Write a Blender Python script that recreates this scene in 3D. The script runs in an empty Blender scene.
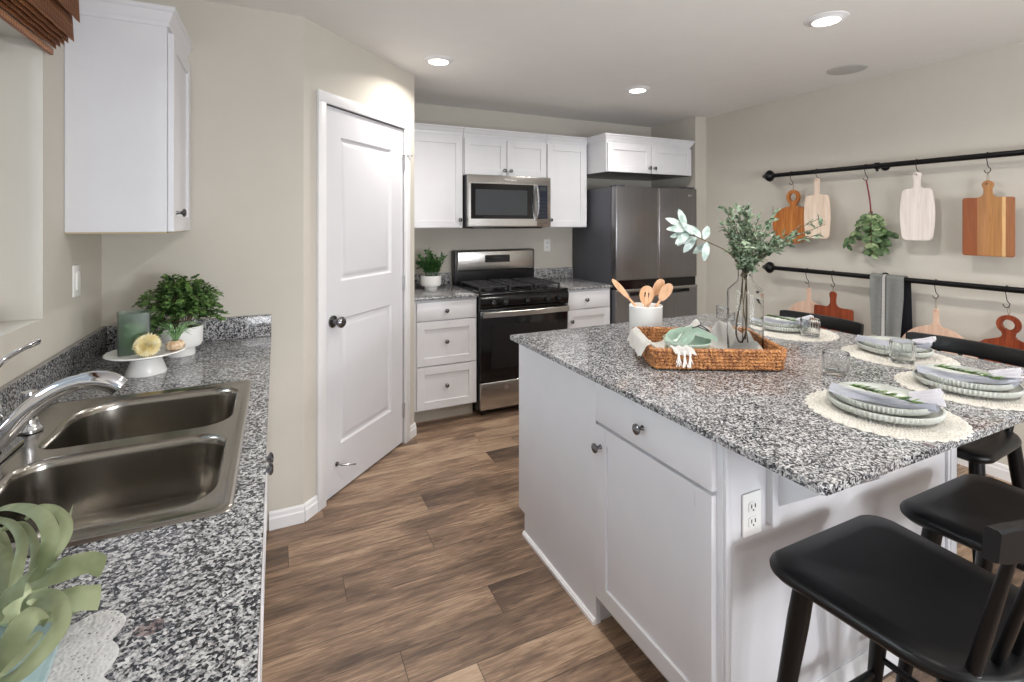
import bpy, bmesh, math, random
from mathutils import Vector, Matrix
PI = math.pi
random.seed(7)
scene = bpy.context.scene
COL = scene.collection

# ------------------------------------------------------------------ camera
YAW = math.atan(236/496.0)
cam_d = bpy.data.cameras.new('camera'); cam = bpy.data.objects.new('camera', cam_d); COL.objects.link(cam)
cam.location = (0, 0, 1.447)
cam.rotation_euler = (PI/2, 0, -YAW)
cam_d.sensor_width = 36.0; cam_d.lens = 496/1024*36.0
cam_d.shift_y = -(341-222)/1024.0
cam_d.clip_start = 0.02
scene.camera = cam
scene.view_settings.view_transform = 'Standard'
scene.view_settings.look = 'None'
scene.view_settings.gamma = 1.0
scene.view_settings.use_curve_mapping = False
scene.view_settings.exposure = 0.0

# ------------------------------------------------------------------ world + large lights
world = bpy.data.worlds.new('world'); scene.world = world; world.use_nodes = True
bg = world.node_tree.nodes['Background']
bg.inputs[0].default_value = (0.86, 0.92, 1.0, 1); bg.inputs[1].default_value = 0.55

def area(name, loc, target, sx, sy, power, color=(1, 1, 1), spread=PI):
    d = bpy.data.lights.new(name, 'AREA'); d.shape = 'RECTANGLE'; d.size = sx; d.size_y = sy
    d.energy = power; d.color = color; d.spread = spread
    o = bpy.data.objects.new(name, d); COL.objects.link(o); o.location = loc
    v = Vector(target)-Vector(loc); o.rotation_euler = v.to_track_quat('-Z', 'Y').to_euler()
    return o
area('window_daylight', (-2.3, 1.35, 1.95), (1.5, 1.5, 1.2), 1.0, 1.0, 55, (0.84, 0.93, 1.0))
area('added_rear_flash', (2.35, -2.3, 1.42), (1.7, 2.0, 1.0), 0.28, 0.28, 40, (0.97, 0.98, 1.0))  # unseen flash lamp added behind the camera for crisp stool shadows
area('added_ceiling_bounce', (1.3, -1.3, 1.2), (1.6, 1.2, 2.44), 1.2, 1.2, 54, (0.95, 0.97, 1.0))  # unseen bounce lamp added behind the camera, aimed up to brighten the ceiling

# ------------------------------------------------------------------ node helpers
class NT:
    def __init__(s, name):
        s.m = bpy.data.materials.new(name); s.m.use_nodes = True
        s.t = s.m.node_tree; s.b = s.t.nodes['Principled BSDF']
    def n(s, typ, **kw):
        nd = s.t.nodes.new(typ)
        for k, v in kw.items():
            if k.startswith('i_'): nd.inputs[k[2:].replace('_', ' ')].default_value = v
            else: setattr(nd, k, v)
        return nd
    def l(s, a, b): s.t.links.new(a, b)
    def math(s, op, a, b=None, c=None):
        nd = s.t.nodes.new('ShaderNodeMath'); nd.operation = op
        for i, v in enumerate((a, b, c)):
            if v is None: continue
            if hasattr(v, 'is_linked'): s.l(v, nd.inputs[i])
            else: nd.inputs[i].default_value = v
        return nd.outputs[0]
    def ramp(s, fac, stops, interp='LINEAR'):
        nd = s.t.nodes.new('ShaderNodeValToRGB'); cr = nd.color_ramp; cr.interpolation = interp
        while len(cr.elements) < len(stops): cr.elements.new(0.5)
        for e, (p, c) in zip(cr.elements, stops):
            e.position = p; e.color = (*c, 1) if len(c) == 3 else c
        s.l(fac, nd.inputs[0]); return nd.outputs[0]
    def mix(s, fac, a, b, blend='MIX'):
        nd = s.t.nodes.new('ShaderNodeMix'); nd.data_type = 'RGBA'; nd.blend_type = blend
        for sock, v in ((nd.inputs[0], fac), (nd.inputs[6], a), (nd.inputs[7], b)):
            if hasattr(v, 'is_linked'): s.l(v, sock)
            elif isinstance(v, (int, float)): sock.default_value = v
            else: sock.default_value = (*v, 1)
        return nd.outputs[2]
    def obj(s, scale=(1, 1, 1), rot=(0, 0, 0)):
        tc = s.n('ShaderNodeTexCoord'); mp = s.n('ShaderNodeMapping')
        mp.inputs['Scale'].default_value = scale; mp.inputs['Rotation'].default_value = rot
        s.l(tc.outputs['Object'], mp.inputs[0]); return mp.outputs[0]
    def noise(s, vec, scale, detail=3, rough=0.5, dist=0.0):
        nd = s.n('ShaderNodeTexNoise'); s.l(vec, nd.inputs['Vector'])
        nd.inputs['Scale'].default_value = scale; nd.inputs['Detail'].default_value = detail
        nd.inputs['Roughness'].default_value = rough; nd.inputs['Distortion'].default_value = dist
        return nd.outputs['Fac']
    def bump(s, h, strength=0.3, dist=0.001):
        nd = s.n('ShaderNodeBump'); nd.inputs['Strength'].default_value = strength
        nd.inputs['Distance'].default_value = dist; s.l(h, nd.inputs['Height'])
        s.l(nd.outputs[0], s.b.inputs['Normal'])
    def set(s, **kw):
        for k, v in kw.items():
            sock = s.b.inputs[k.replace('_', ' ')]
            if hasattr(v, 'is_linked'): s.l(v, sock)
            elif isinstance(v, tuple): sock.default_value = (*v, 1)
            else: sock.default_value = v
        return s

def rgb(r, g, b):
    f = lambda c: (c/255/12.92) if c/255 <= 0.04045 else ((c/255+0.055)/1.055)**2.4
    return (f(r), f(g), f(b))

def plain(name, col, rough=0.5, metal=0.0, var=0.04, scale=8.0, bump=0.0, bscale=200, **kw):
    n = NT(name); v = n.obj()
    f = n.noise(v, scale, 3)
    dark = tuple(c*(1-var) for c in col); lite = tuple(min(1, c*(1+var)) for c in col)
    n.set(Base_Color=n.ramp(f, [(0.3, dark), (0.7, lite)]), Roughness=rough, Metallic=metal, **kw)
    if bump: n.bump(n.noise(v, bscale, 2), bump, 0.001)
    return n.m

M = {}
M['wall'] = plain('wall_paint', rgb(200, 195, 185), 0.75, var=0.012, bump=0.15, bscale=260)
M['ceiling'] = plain('ceiling_paint', rgb(232, 230, 227), 0.85, var=0.01, bump=0.25, bscale=150)
M['trim'] = plain('trim_paint', rgb(230, 230, 232), 0.35, var=0.01)
M['door'] = plain('door_paint', rgb(214, 214, 219), 0.4, var=0.01)
M['cab'] = plain('cabinet_paint', rgb(222, 222, 226), 0.32, var=0.015)
M['island_paint'] = plain('island_paint', rgb(213, 213, 217), 0.3, var=0.015)
M['kick'] = plain('toe_kick', rgb(190, 184, 172), 0.6)
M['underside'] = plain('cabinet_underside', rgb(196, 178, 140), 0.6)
M['blackmetal'] = plain('black_metal', rgb(22, 22, 24), 0.35, 0.6)
M['chrome'] = plain('chrome', (0.72, 0.73, 0.76), 0.08, 1.0, var=0.02)
M['knobsteel'] = plain('knob_steel', (0.20, 0.20, 0.21), 0.22, 1.0)
M['hinge_nickel'] = plain('hinge_nickel', (0.62, 0.62, 0.64), 0.35, 1.0)
M['blackgloss'] = plain('black_gloss', rgb(7, 7, 10), 0.12)
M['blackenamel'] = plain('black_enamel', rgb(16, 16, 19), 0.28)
M['castiron'] = plain('cast_iron', rgb(38, 38, 42), 0.55, bump=0.3)
M['stool'] = plain('stool_black', rgb(5, 5, 7), 0.36, var=0.15, scale=5)
M['stool'].node_tree.nodes['Principled BSDF'].inputs['Specular IOR Level'].default_value = 0.32
M['white_ceramic'] = plain('white_ceramic', rgb(238, 238, 236), 0.25, var=0.01)
M['plate'] = plain('plate_glaze', rgb(184, 186, 180), 0.25, var=0.03, scale=30)
M['outlet'] = plain('outlet_plastic', rgb(235, 235, 233), 0.35, var=0.01)
M['dark_slot'] = plain('dark_slot', rgb(25, 25, 25), 0.6)
M['soil'] = plain('potting_soil', rgb(52, 40, 30), 0.9, bump=0.5)

def brushed(name, col, rough=0.3, axis='x', metal=1.0):
    n = NT(name)
    sc = {'x': (2, 300, 300), 'y': (300, 2, 300), 'z': (300, 300, 2)}[axis]
    v = n.obj(scale=sc); f = n.noise(v, 1.0, 3)
    n.set(Base_Color=n.ramp(f, [(0.3, tuple(c*0.92 for c in col)), (0.7, tuple(min(1, c*1.08) for c in col))]),
          Metallic=metal, Roughness=rough)
    n.b.inputs['Anisotropic'].default_value = 0.5
    n.bump(f, 0.05, 0.0005)
    return n.m
M['steel'] = brushed('brushed_steel', (0.47, 0.455, 0.435), 0.24, 'x')
M['fridge_steel'] = brushed('fridge_steel', (0.27, 0.267, 0.275), 0.3, 'z')
M['sink_steel'] = brushed('sink_steel', (0.36, 0.34, 0.31), 0.19, 'y')
M['fridge_side'] = plain('fridge_side_grey', rgb(72, 73, 80), 0.5)

def glass(name, col=(1, 1, 1), rough=0.0, ior=1.45):
    n = NT(name); v = n.obj()
    f = n.noise(v, 3, 2)
    n.set(Base_Color=n.ramp(f, [(0.3, tuple(c*0.98 for c in col)), (0.7, col)]), Roughness=rough, IOR=ior, Transmission_Weight=1.0)
    return n.m
M['glass'] = glass('clear_glass', (0.97, 0.99, 0.99))
M['greenglass'] = glass('green_glass', (0.60, 0.74, 0.66), 0.3)
M['tableglass'] = glass('thin_table_glass', (0.985, 0.995, 0.995), 0.0, 1.22)
M['windowglass'] = glass('window_glass', (0.95, 1.0, 1.0), 0.0, 1.05)

def granite():
    n = NT('speckled_granite'); v = n.obj()
    nz = n.n('ShaderNodeTexNoise'); n.l(v, nz.inputs['Vector']); nz.inputs['Scale'].default_value = 150; nz.inputs['Detail'].default_value = 3
    add = n.n('ShaderNodeVectorMath', operation='MULTIPLY_ADD')
    n.l(nz.outputs['Color'], add.inputs[0]); add.inputs[1].default_value = (0.0022, 0.0022, 0.0022); n.l(v, add.inputs[2])
    def vor(scale):
        vo = n.n('ShaderNodeTexVoronoi'); vo.inputs['Scale'].default_value = scale; n.l(add.outputs[0], vo.inputs['Vector'])
        sp = n.n('ShaderNodeSeparateColor'); n.l(vo.outputs['Color'], sp.inputs[0]); return sp.outputs[0]
    a = vor(205); b = vor(400)
    big = n.noise(v, 22, 3)
    f = n.math('ADD', n.math('MULTIPLY', a, 0.62), n.math('MULTIPLY', b, 0.38))
    f = n.math('ADD', f, n.math('MULTIPLY', n.math('SUBTRACT', big, 0.5), 0.30))
    c = n.ramp(f, [(0.0, (0.008, 0.009, 0.013)), (0.32, (0.014, 0.016, 0.022)), (0.38, (0.085, 0.087, 0.10)), (0.47, (0.18, 0.18, 0.19)),
                   (0.58, (0.29, 0.29, 0.295)), (0.74, (0.46, 0.458, 0.46)), (1.0, (0.64, 0.638, 0.64))])
    sp = n.noise(v, 11, 1); spot = n.math('MULTIPLY', n.math('GREATER_THAN', sp, 0.76), n.math('GREATER_THAN', f, 0.40))
    c = n.mix(n.math('MULTIPLY', spot, 0.7), c, (0.10, 0.045, 0.04))
    n.set(Base_Color=c, Roughness=0.12)
    n.b.inputs['Specular IOR Level'].default_value = 0.5
    return n.m
M['granite'] = granite()

def floor_mat():
    n = NT('vinyl_plank_floor'); tc = n.n('ShaderNodeTexCoord')
    s = n.n('ShaderNodeSeparateXYZ'); n.l(tc.outputs['Object'], s.inputs[0]); X, Y = s.outputs[0], s.outputs[1]
    W, L = 0.152, 1.22
    yr = n.math('DIVIDE', Y, W); row = n.math('FLOOR', yr); fy = n.math('FRACT', yr)
    wn = n.n('ShaderNodeTexWhiteNoise', noise_dimensions='1D'); n.l(row, wn.inputs['W'])
    xr = n.math('ADD', n.math('DIVIDE', X, L), wn.outputs['Value']); colx = n.math('FLOOR', xr); fx = n.math('FRACT', xr)
    cb = n.n('ShaderNodeCombineXYZ'); n.l(row, cb.inputs[0]); n.l(colx, cb.inputs[1])
    w2 = n.n('ShaderNodeTexWhiteNoise', noise_dimensions='3D'); n.l(cb.outputs[0], w2.inputs['Vector']); rid = w2.outputs['Value']
    cb2 = n.n('ShaderNodeCombineXYZ'); n.l(n.math('MULTIPLY', X, 4.5), cb2.inputs[0]); n.l(n.math('MULTIPLY', Y, 52), cb2.inputs[1]); n.l(n.math('MULTIPLY', rid, 40), cb2.inputs[2])
    g = n.noise(cb2.outputs[0], 1.5, 8, 0.68, 0.9)
    cb3 = n.n('ShaderNodeCombineXYZ'); n.l(n.math('MULTIPLY', X, 1.2), cb3.inputs[0]); n.l(n.math('MULTIPLY', Y, 5), cb3.inputs[1]); n.l(n.math('MULTIPLY', rid, 17), cb3.inputs[2])
    g2 = n.noise(cb3.outputs[0], 1.7, 3, 0.5, 0.6)
    f = n.math('ADD', n.math('MULTIPLY', g, 0.60), n.math('MULTIPLY', g2, 0.50))
    f = n.math('ADD', f, n.math('MULTIPLY', n.math('SUBTRACT', rid, 0.5), 0.26))
    c = n.ramp(f, [(0.34, rgb(68, 54, 44)), (0.45, rgb(98, 79, 65)), (0.545, rgb(130, 106, 87)), (0.64, rgb(164, 138, 114)), (0.74, rgb(184, 160, 136))])
    ey = n.math('MINIMUM', fy, n.math('SUBTRACT', 1.0, fy)); ex = n.math('MINIMUM', fx, n.math('SUBTRACT', 1.0, fx))
    gy = n.math('LESS_THAN', ey, 0.009); gx = n.math('LESS_THAN', ex, 0.0012)
    gap = n.math('MAXIMUM', gy, gx)
    c = n.mix(n.math('MULTIPLY', gap, 0.75), c, rgb(48, 36, 28))
    n.set(Base_Color=c, Roughness=n.math('ADD', 0.33, n.math('MULTIPLY', g, 0.2)))
    n.bump(n.math('SUBTRACT', g, gap), 0.12, 0.001)
    return n.m
M['floor'] = floor_mat()

def wood(name, cols, axis='z', scale=1.0, rough=0.45, stripes=None):
    """cols = three tones; axis = grain direction; stripes = positions in metres across local y"""
    n = NT(name)
    k = {'x': (2, 30, 30), 'y': (30, 2, 30), 'z': (30, 30, 2)}[axis]
    v = n.obj(scale=tuple(a*scale for a in k)); g = n.noise(v, 1.5, 5, 0.6, 1.0)
    c = n.ramp(g, [(0.3, cols[0]), (0.5, cols[1]), (0.72, cols[2])])
    if stripes:
        tc = n.n('ShaderNodeTexCoord'); s = n.n('ShaderNodeSeparateXYZ'); n.l(tc.outputs['Object'], s.inputs[0])
        f = n.math('ADD', n.math('MULTIPLY', s.outputs[1], 1.0), 0.5)
        sc = n.ramp(f, stripes, 'CONSTANT')
        c = n.mix(1.0, sc, n.ramp(g, [(0.3, (0.72, 0.72, 0.72)), (0.7, (1.1, 1.1, 1.1))]), 'MULTIPLY')
    n.set(Base_Color=c, Roughness=rough)
    return n.m
M['wood_orange'] = wood('acacia_wood', (rgb(140, 78, 32), rgb(178, 108, 48), rgb(202, 136, 72)))
M['wood_pale'] = wood('maple_wood', (rgb(214, 190, 168), rgb(228, 207, 188), rgb(238, 222, 206)))
M['wood_white'] = wood('bleached_wood', (rgb(212, 200, 194), rgb(226, 216, 210), rgb(236, 228, 222)))
M['wood_red'] = wood('rosewood', (rgb(92, 34, 14), rgb(130, 54, 24), rgb(160, 82, 40)))
M['wood_tan'] = wood('tan_wood', (rgb(196, 160, 140), rgb(214, 180, 158), rgb(226, 198, 178)))
M['wood_utensil'] = wood('beech_wood', (rgb(200, 150, 110), rgb(218, 170, 130), rgb(232, 190, 152)))
M['wood_striped'] = wood('striped_wood', (rgb(150, 90, 45),)*3, stripes=[
    (0.0, rgb(160, 104, 66)), (0.418, rgb(218, 176, 122)), (0.436, rgb(178, 126, 74)), (0.5, rgb(170, 120, 76)), (0.540, rgb(146, 82, 46))])

def weave(name, c1, c2, sc=900, rough=0.9):
    n = NT(name); v = n.obj()
    f = n.noise(v, sc, 2); g = n.noise(v, 12, 3)
    c = n.ramp(f, [(0.35, c1), (0.65, c2)])
    c = n.mix(0.25, c, n.ramp(g, [(0.3, c1), (0.7, c2)]))
    n.set(Base_Color=c, Roughness=rough); n.bump(f, 0.5, 0.001)
    n.b.inputs['Sheen Weight'].default_value = 0.15
    return n.m
M['linen_white'] = weave('white_cotton', rgb(222, 220, 216), rgb(246, 245, 242))
M['napkin'] = weave('lavender_linen', rgb(182, 184, 195), rgb(208, 210, 219))
M['napkin_white'] = weave('pale_linen', rgb(214, 212, 220), rgb(240, 239, 244))
M['crochet'] = weave('cream_crochet', rgb(166, 162, 154), rgb(212, 208, 200), 300)
M['sage'] = weave('sage_linen', rgb(150, 178, 160), rgb(196, 216, 202))
M['towel'] = weave('grey_towel', rgb(118, 122, 118), rgb(148, 151, 146), 500)
M['towel_stripe'] = weave('towel_stripe', rgb(206, 204, 198), rgb(228, 226, 220), 500)
M['towel_dark'] = weave('towel_reverse', rgb(28, 29, 36), rgb(44, 45, 54), 500)

def basket():
    n = NT('woven_seagrass'); v = n.obj()
    f = n.noise(v, 220, 3, 0.6, 0.5); g = n.noise(v, 35, 2)
    c = n.ramp(n.math('ADD', n.math('MULTIPLY', f, 0.75), n.math('MULTIPLY', g, 0.25)), [(0.34, rgb(46, 22, 9)), (0.46, rgb(120, 66, 30)), (0.56, rgb(204, 144, 88))])
    n.set(Base_Color=c, Roughness=0.5); n.bump(f, 0.6, 0.002); return n.m
M['basket'] = basket()

def bamboo():
    n = NT('woven_bamboo'); v = n.obj(scale=(1, 1, 1))
    wv = n.n('ShaderNodeTexWave', bands_direction='Z'); n.l(v, wv.inputs['Vector']); wv.inputs['Scale'].default_value = 75; wv.inputs['Distortion'].default_value = 0.6
    wy = n.n('ShaderNodeTexWave', bands_direction='Y'); n.l(v, wy.inputs['Vector']); wy.inputs['Scale'].default_value = 22; wy.inputs['Distortion'].default_value = 0.4
    v2 = n.obj(scale=(20, 3, 260)); g = n.noise(v2, 1.0, 3)
    f = n.math('ADD', n.math('MULTIPLY', wv.outputs['Fac'], 0.4), n.math('MULTIPLY', g, 0.6))
    c = n.ramp(f, [(0.25, rgb(96, 54, 32)), (0.5, rgb(172, 108, 68)), (0.8, rgb(224, 172, 122))])
    c = n.mix(n.math('GREATER_THAN', wy.outputs['Fac'], 0.93), c, rgb(96, 58, 34))
    n.set(Base_Color=c, Roughness=0.6); n.bump(f, 0.6, 0.002); return n.m
M['bamboo'] = bamboo()

def leafm(name, c1, c2, rough=0.5, sc=40, trans=0.0):
    n = NT(name); v = n.obj(); f = n.noise(v, sc, 3)
    n.set(Base_Color=n.ramp(f, [(0.35, c1), (0.65, c2)]), Roughness=rough)
    n.b.inputs['Subsurface Weight'].default_value = 0.0
    return n.m
M['fern'] = leafm('fern_green', rgb(28, 60, 28), rgb(112, 146, 78))
M['herb'] = leafm('herb_green', rgb(34, 74, 36), rgb(84, 128, 66))
M['olive'] = leafm('olive_leaf', rgb(44, 66, 42), rgb(160, 178, 150), sc=75)
M['lambs_ear'] = leafm('pale_leaf', rgb(142, 162, 154), rgb(208, 219, 216))
M['bunch'] = leafm('bunch_leaf', rgb(40, 66, 34), rgb(100, 128, 80))
M['bunch_edge'] = leafm('bunch_leaf_pale', rgb(96, 118, 74), rgb(160, 174, 130))
M['rosemary'] = leafm('rosemary_green', rgb(56, 92, 30), rgb(112, 152, 60))
M['strap_leaf'] = leafm('air_plant_leaf', rgb(130, 140, 102), rgb(174, 182, 146), sc=14)
M['tilland'] = leafm('tillandsia', rgb(88, 128, 84), rgb(140, 172, 120))
M['twig'] = leafm('twig', rgb(60, 50, 36), rgb(100, 86, 62), 0.8)
M['petal'] = leafm('cream_petal', rgb(240, 222, 160), rgb(252, 246, 216), sc=60)
M['urchin'] = leafm('shell', rgb(196, 158, 120), rgb(236, 214, 186), sc=80)
M['sea_glass'] = plain('sea_glass_plate', rgb(158, 178, 180), 0.2)
M['cord'] = plain('jute_cord', rgb(150, 130, 108), 0.9)
M['redcord'] = plain('red_cord', rgb(120, 40, 40), 0.8)
M['candle'] = plain('candle_wax', rgb(150, 170, 130), 0.5)

# ------------------------------------------------------------------ mesh builder
class MB:
    def __init__(s): s.bm = bmesh.new()
    def box(s, x0, x1, y0, y1, z0, z1, bev=0.0, seg=2, rot=None, piv=None):
        r = bmesh.ops.create_cube(s.bm, size=1.0)
        vs = r['verts']
        for v in vs:
            v.co = Vector(((x0+x1)/2+v.co.x*(x1-x0), (y0+y1)/2+v.co.y*(y1-y0), (z0+z1)/2+v.co.z*(z1-z0)))
        if bev > 0:
            es = list({e for v in vs for e in v.link_edges})
            r = bmesh.ops.bevel(s.bm, geom=es, offset=bev, segments=seg, affect='EDGES', profile=0.5)
            vs = list({v for f in r['faces'] for v in f.verts} | {v for v in vs if v.is_valid})
        if rot is not None:
            p = Vector(piv or ((x0+x1)/2, (y0+y1)/2, (z0+z1)/2))
            for v in vs: v.co = p+rot@(v.co-p)
        return vs
    def tube(s, pts, rad, seg=10, cap=True, flat=None):
        pts = [Vector(p) for p in pts]; n = len(pts)
        if not hasattr(rad, '__len__'): rad = [rad]*n
        t0 = (pts[1]-pts[0]).normalized()
        up = Vector((0, 0, 1)) if abs(t0.z) < 0.9 else Vector((1, 0, 0))
        u = t0.cross(up).normalized(); rings = []
        for i in range(n):
            t = (pts[min(i+1, n-1)]-pts[max(i-1, 0)]).normalized()
            u = (u-t*u.dot(t)).normalized(); w = t.cross(u)
            f = flat or 1.0
            rings.append([s.bm.verts.new(pts[i]+(u*math.cos(2*PI*k/seg)+w*f*math.sin(2*PI*k/seg))*rad[i]) for k in range(seg)])
        for a, b in zip(rings, rings[1:]):
            for k in range(seg): s.bm.faces.new((a[k], a[(k+1) % seg], b[(k+1) % seg], b[k]))
        if cap:
            s.bm.faces.new(list(reversed(rings[0]))); s.bm.faces.new(rings[-1])
    def lathe(s, prof, c=(0, 0, 0), seg=48, flute=0, famp=0.0, frange=None, ax=None):
        """prof = [(r,z)...]; closed at r=0"""
        c = Vector(c); rings = []
        R = ax or Matrix.Identity(3)
        for i, (r, z) in enumerate(prof):
            if r < 1e-6: rings.append([s.bm.verts.new(c+R@Vector((0, 0, z)))]); continue
            ring = []
            for k in range(seg):
                a = 2*PI*k/seg; rr = r
                if flute and (frange is None or frange[0] <= i <= frange[1]): rr = r+famp*math.cos(flute*a)
                ring.append(s.bm.verts.new(c+R@Vector((rr*math.cos(a), rr*math.sin(a), z))))
            rings.append(ring)
        for a, b in zip(rings, rings[1:]):
            if len(a) == 1 and len(b) == 1: continue
            if len(a) == 1:
                for k in range(seg): s.bm.faces.new((a[0], b[k], b[(k+1) % seg]))
            elif len(b) == 1:
                for k in range(seg): s.bm.faces.new((a[k], a[(k+1) % seg], b[0]))
            else:
                for k in range(seg): s.bm.faces.new((a[k], a[(k+1) % seg], b[(k+1) % seg], b[k]))
    def prism(s, pts2, mapf, t0, t1, holes=(), bev=0.0):
        """extrude outline (with holes) between t0 and t1; mapf(u,v,t)->xyz"""
        loops = [pts2]+list(holes); ed0 = []; tops = []; bots = []
        for lp in loops:
            a = [s.bm.verts.new(mapf(u, v, t0)) for u, v in lp]; b = [s.bm.verts.new(mapf(u, v, t1)) for u, v in lp]
            tops.append(b); bots.append(a); n = len(lp)
            for k in range(n): s.bm.faces.new((a[k], a[(k+1) % n], b[(k+1) % n], b[k]))
        for group in (bots, tops):
            es = []
            for lp in group:
                for k in range(len(lp)):
                    e = s.bm.edges.get((lp[k], lp[(k+1) % len(lp)])); es.append(e)
            if len(group) == 1: s.bm.faces.new(group[0])
            else: bmesh.ops.triangle_fill(s.bm, use_beauty=True, use_dissolve=False, edges=es)
    def sheet(s, fn, nu, nv, thick=0.0):
        """fn(i/nu, j/nv) -> xyz ; optional thickness downwards"""
        g = [[s.bm.verts.new(fn(i/nu, j/nv)) for j in range(nv+1)] for i in range(nu+1)]
        fs = []
        for i in range(nu):
            for j in range(nv): fs.append(s.bm.faces.new((g[i][j], g[i+1][j], g[i+1][j+1], g[i][j+1])))
        if thick:
            r = bmesh.ops.solidify(s.bm, geom=fs, thickness=thick)
    def leaf(s, p, d, up, L, W, curl=0.2, n=3):
        """one pointed leaf with a fold down the middle"""
        d = Vector(d).normalized(); up = Vector(up); sd = d.cross(up)
        if sd.length < 1e-4: sd = d.cross(Vector((1, 0, 0.3)))
        sd.normalize(); nn = sd.cross(d).normalized(); p = Vector(p)
        prof = [(0.0, 0.0), (0.3, 0.9), (0.6, 1.0), (0.85, 0.6), (1.0, 0.0)]
        prev = None
        for t, w in prof:
            c = p+d*L*t-nn*curl*L*t*t
            if w == 0: cur = [s.bm.verts.new(c)]
            else:
                o = sd*W*0.5*w
                cur = [s.bm.verts.new(c-o+nn*W*0.12*w), s.bm.verts.new(c), s.bm.verts.new(c+o+nn*W*0.12*w)]
            if prev:
                if len(prev) == 1: s.bm.faces.new((prev[0], cur[0], cur[1])); s.bm.faces.new((prev[0], cur[1], cur[2]))
                elif len(cur) == 1: s.bm.faces.new((prev[0], prev[1], cur[0])); s.bm.faces.new((prev[1], prev[2], cur[0]))
                else: s.bm.faces.new((prev[0], prev[1], cur[1], cur[0])); s.bm.faces.new((prev[1], prev[2], cur[2], cur[1]))
            prev = cur
    def build(s, name, mat, parent=None, label=None, smooth=True, angle=35, off=None, recalc=True):
        if recalc: bmesh.ops.recalc_face_normals(s.bm, faces=s.bm.faces)
        o3 = off if off is not None else (OFF.get(parent.name) if parent is not None else None)
        if o3 is not None:
            for v in s.bm.verts: v.co -= Vector(o3)
        me = bpy.data.meshes.new(name); s.bm.to_mesh(me); s.bm.free()
        o = bpy.data.objects.new(name, me); COL.objects.link(o)
        me.materials.append(M[mat] if isinstance(mat, str) else mat)
        if smooth:
            for p in me.polygons: p.use_smooth = True
            try: me.set_sharp_from_angle(angle=math.radians(angle))
            except Exception: pass
        if parent is not None:
            o.parent = parent
            if parent.name in OFF: OFF[o.name] = OFF[parent.name]
        if label: o['label'] = label
        return o
OFF = {}
def thing(name, label, cat, loc=(0, 0, 0), rz=0.0, group=None, world=False, kind=None):
    """Empty at the base; world=True: its parts are written in world coordinates"""
    o = bpy.data.objects.new(name, None); COL.objects.link(o); o.empty_display_size = 0.05
    o.location = loc; o.rotation_euler = (0, 0, rz)
    if label: o['label'] = label
    if cat: o['category'] = cat
    if group: o['group'] = group
    if kind: o['kind'] = kind
    if world: OFF[o.name] = Vector(loc)
    return o
def tag(o, label, cat, group=None):
    o['label'] = label; o['category'] = cat
    if group: o['group'] = group
    return o
def struct(o): o['kind'] = 'structure'; return o
def rebase(o, loc):
    """move a world-written mesh's origin to loc"""
    for v in o.data.vertices: v.co -= Vector(loc)
    o.location = loc; return o
def dup(root, loc, rz, label, group=None):
    r = root.copy(); COL.objects.link(r); r.location = loc; r.rotation_euler = (0, 0, rz); r['label'] = label
    if group: r['group'] = group
    for ch in list(root.children):
        c = ch.copy(); COL.objects.link(c); c.parent = r
        for g in list(ch.children):
            d = g.copy(); COL.objects.link(d); d.parent = c
    return r
def rrect(x0, x1, y0, y1, r, n=8):
    if not hasattr(r, '__len__'): r = [r]*4
    out = []
    for (cx, cy, a0, rr) in ((x1-r[0], y1-r[0], 0, r[0]), (x0+r[1], y1-r[1], PI/2, r[1]), (x0+r[2], y0+r[2], PI, r[2]), (x1-r[3], y0+r[3], 3*PI/2, r[3])):
        for k in range(n+1):
            a = a0+PI/2*k/n; out.append((cx+rr*math.cos(a), cy+rr*math.sin(a)))
    return out
def smooth_path(pts, n=8):
    pts = [Vector(p) for p in pts]; P = [pts[0]*2-pts[1]]+pts+[pts[-1]*2-pts[-2]]; out = []
    for i in range(1, len(P)-2):
        for k in range(n):
            t = k/n; a, b, c, d = P[i-1], P[i], P[i+1], P[i+2]
            out.append(0.5*((2*b)+(c-a)*t+(2*a-5*b+4*c-d)*t*t+(3*b-a-3*c+d)*t**3))
    out.append(P[-2]); return out
def rnd(a, b): return random.uniform(a, b)
def text_mesh(name, body, size, mat, parent, loc, rot, depth=0.0006, font_scale=1.0):
    c = bpy.data.curves.new(name, 'FONT'); c.body = body; c.size = size; c.extrude = depth; c.align_x = 'CENTER'; c.align_y = 'CENTER'
    t = bpy.data.objects.new(name+'_tmp', c); COL.objects.link(t)
    dg = bpy.context.evaluated_depsgraph_get(); me = bpy.data.meshes.new_from_object(t.evaluated_get(dg))
    bpy.data.objects.remove(t)
    me.materials.clear(); me.materials.append(M[mat])
    o = bpy.data.objects.new(name, me); COL.objects.link(o); o.parent = parent; o.location = loc; o.rotation_euler = rot
    return o

# ================================================================== THE ROOM
H = 2.44
XL, XR, YB = -0.655, 3.70, 4.08
YF = -3.0
def slab(name, mat, *b, bev=0.0):
    m = MB(); m.box(*b, bev=bev); return struct(m.build(name, mat, smooth=bev > 0))
slab('floor', 'floor', -0.78, 3.9, YF, 4.25, -0.06, 0.0)
slab('ceiling', 'ceiling', -0.78, 3.9, YF, 4.25, H, H+0.08)
# left wall with the window opening
WY0, WY1, WZ0, WZ1 = 0.62, 2.02, 1.146, 2.01
m = MB()
m.box(-0.775, XL, YF, WY0, 0, H); m.box(-0.775, XL, WY1, 2.66, 0, H)
m.box(-0.775, XL, WY0, WY1, 0, WZ0); m.box(-0.775, XL, WY0, WY1, WZ1, H)
struct(m.build('wall_left', 'wall', smooth=False))
slab('wall_back_left', 'wall', XL, 0.12, 2.60, 2.70, 0, H)
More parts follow.
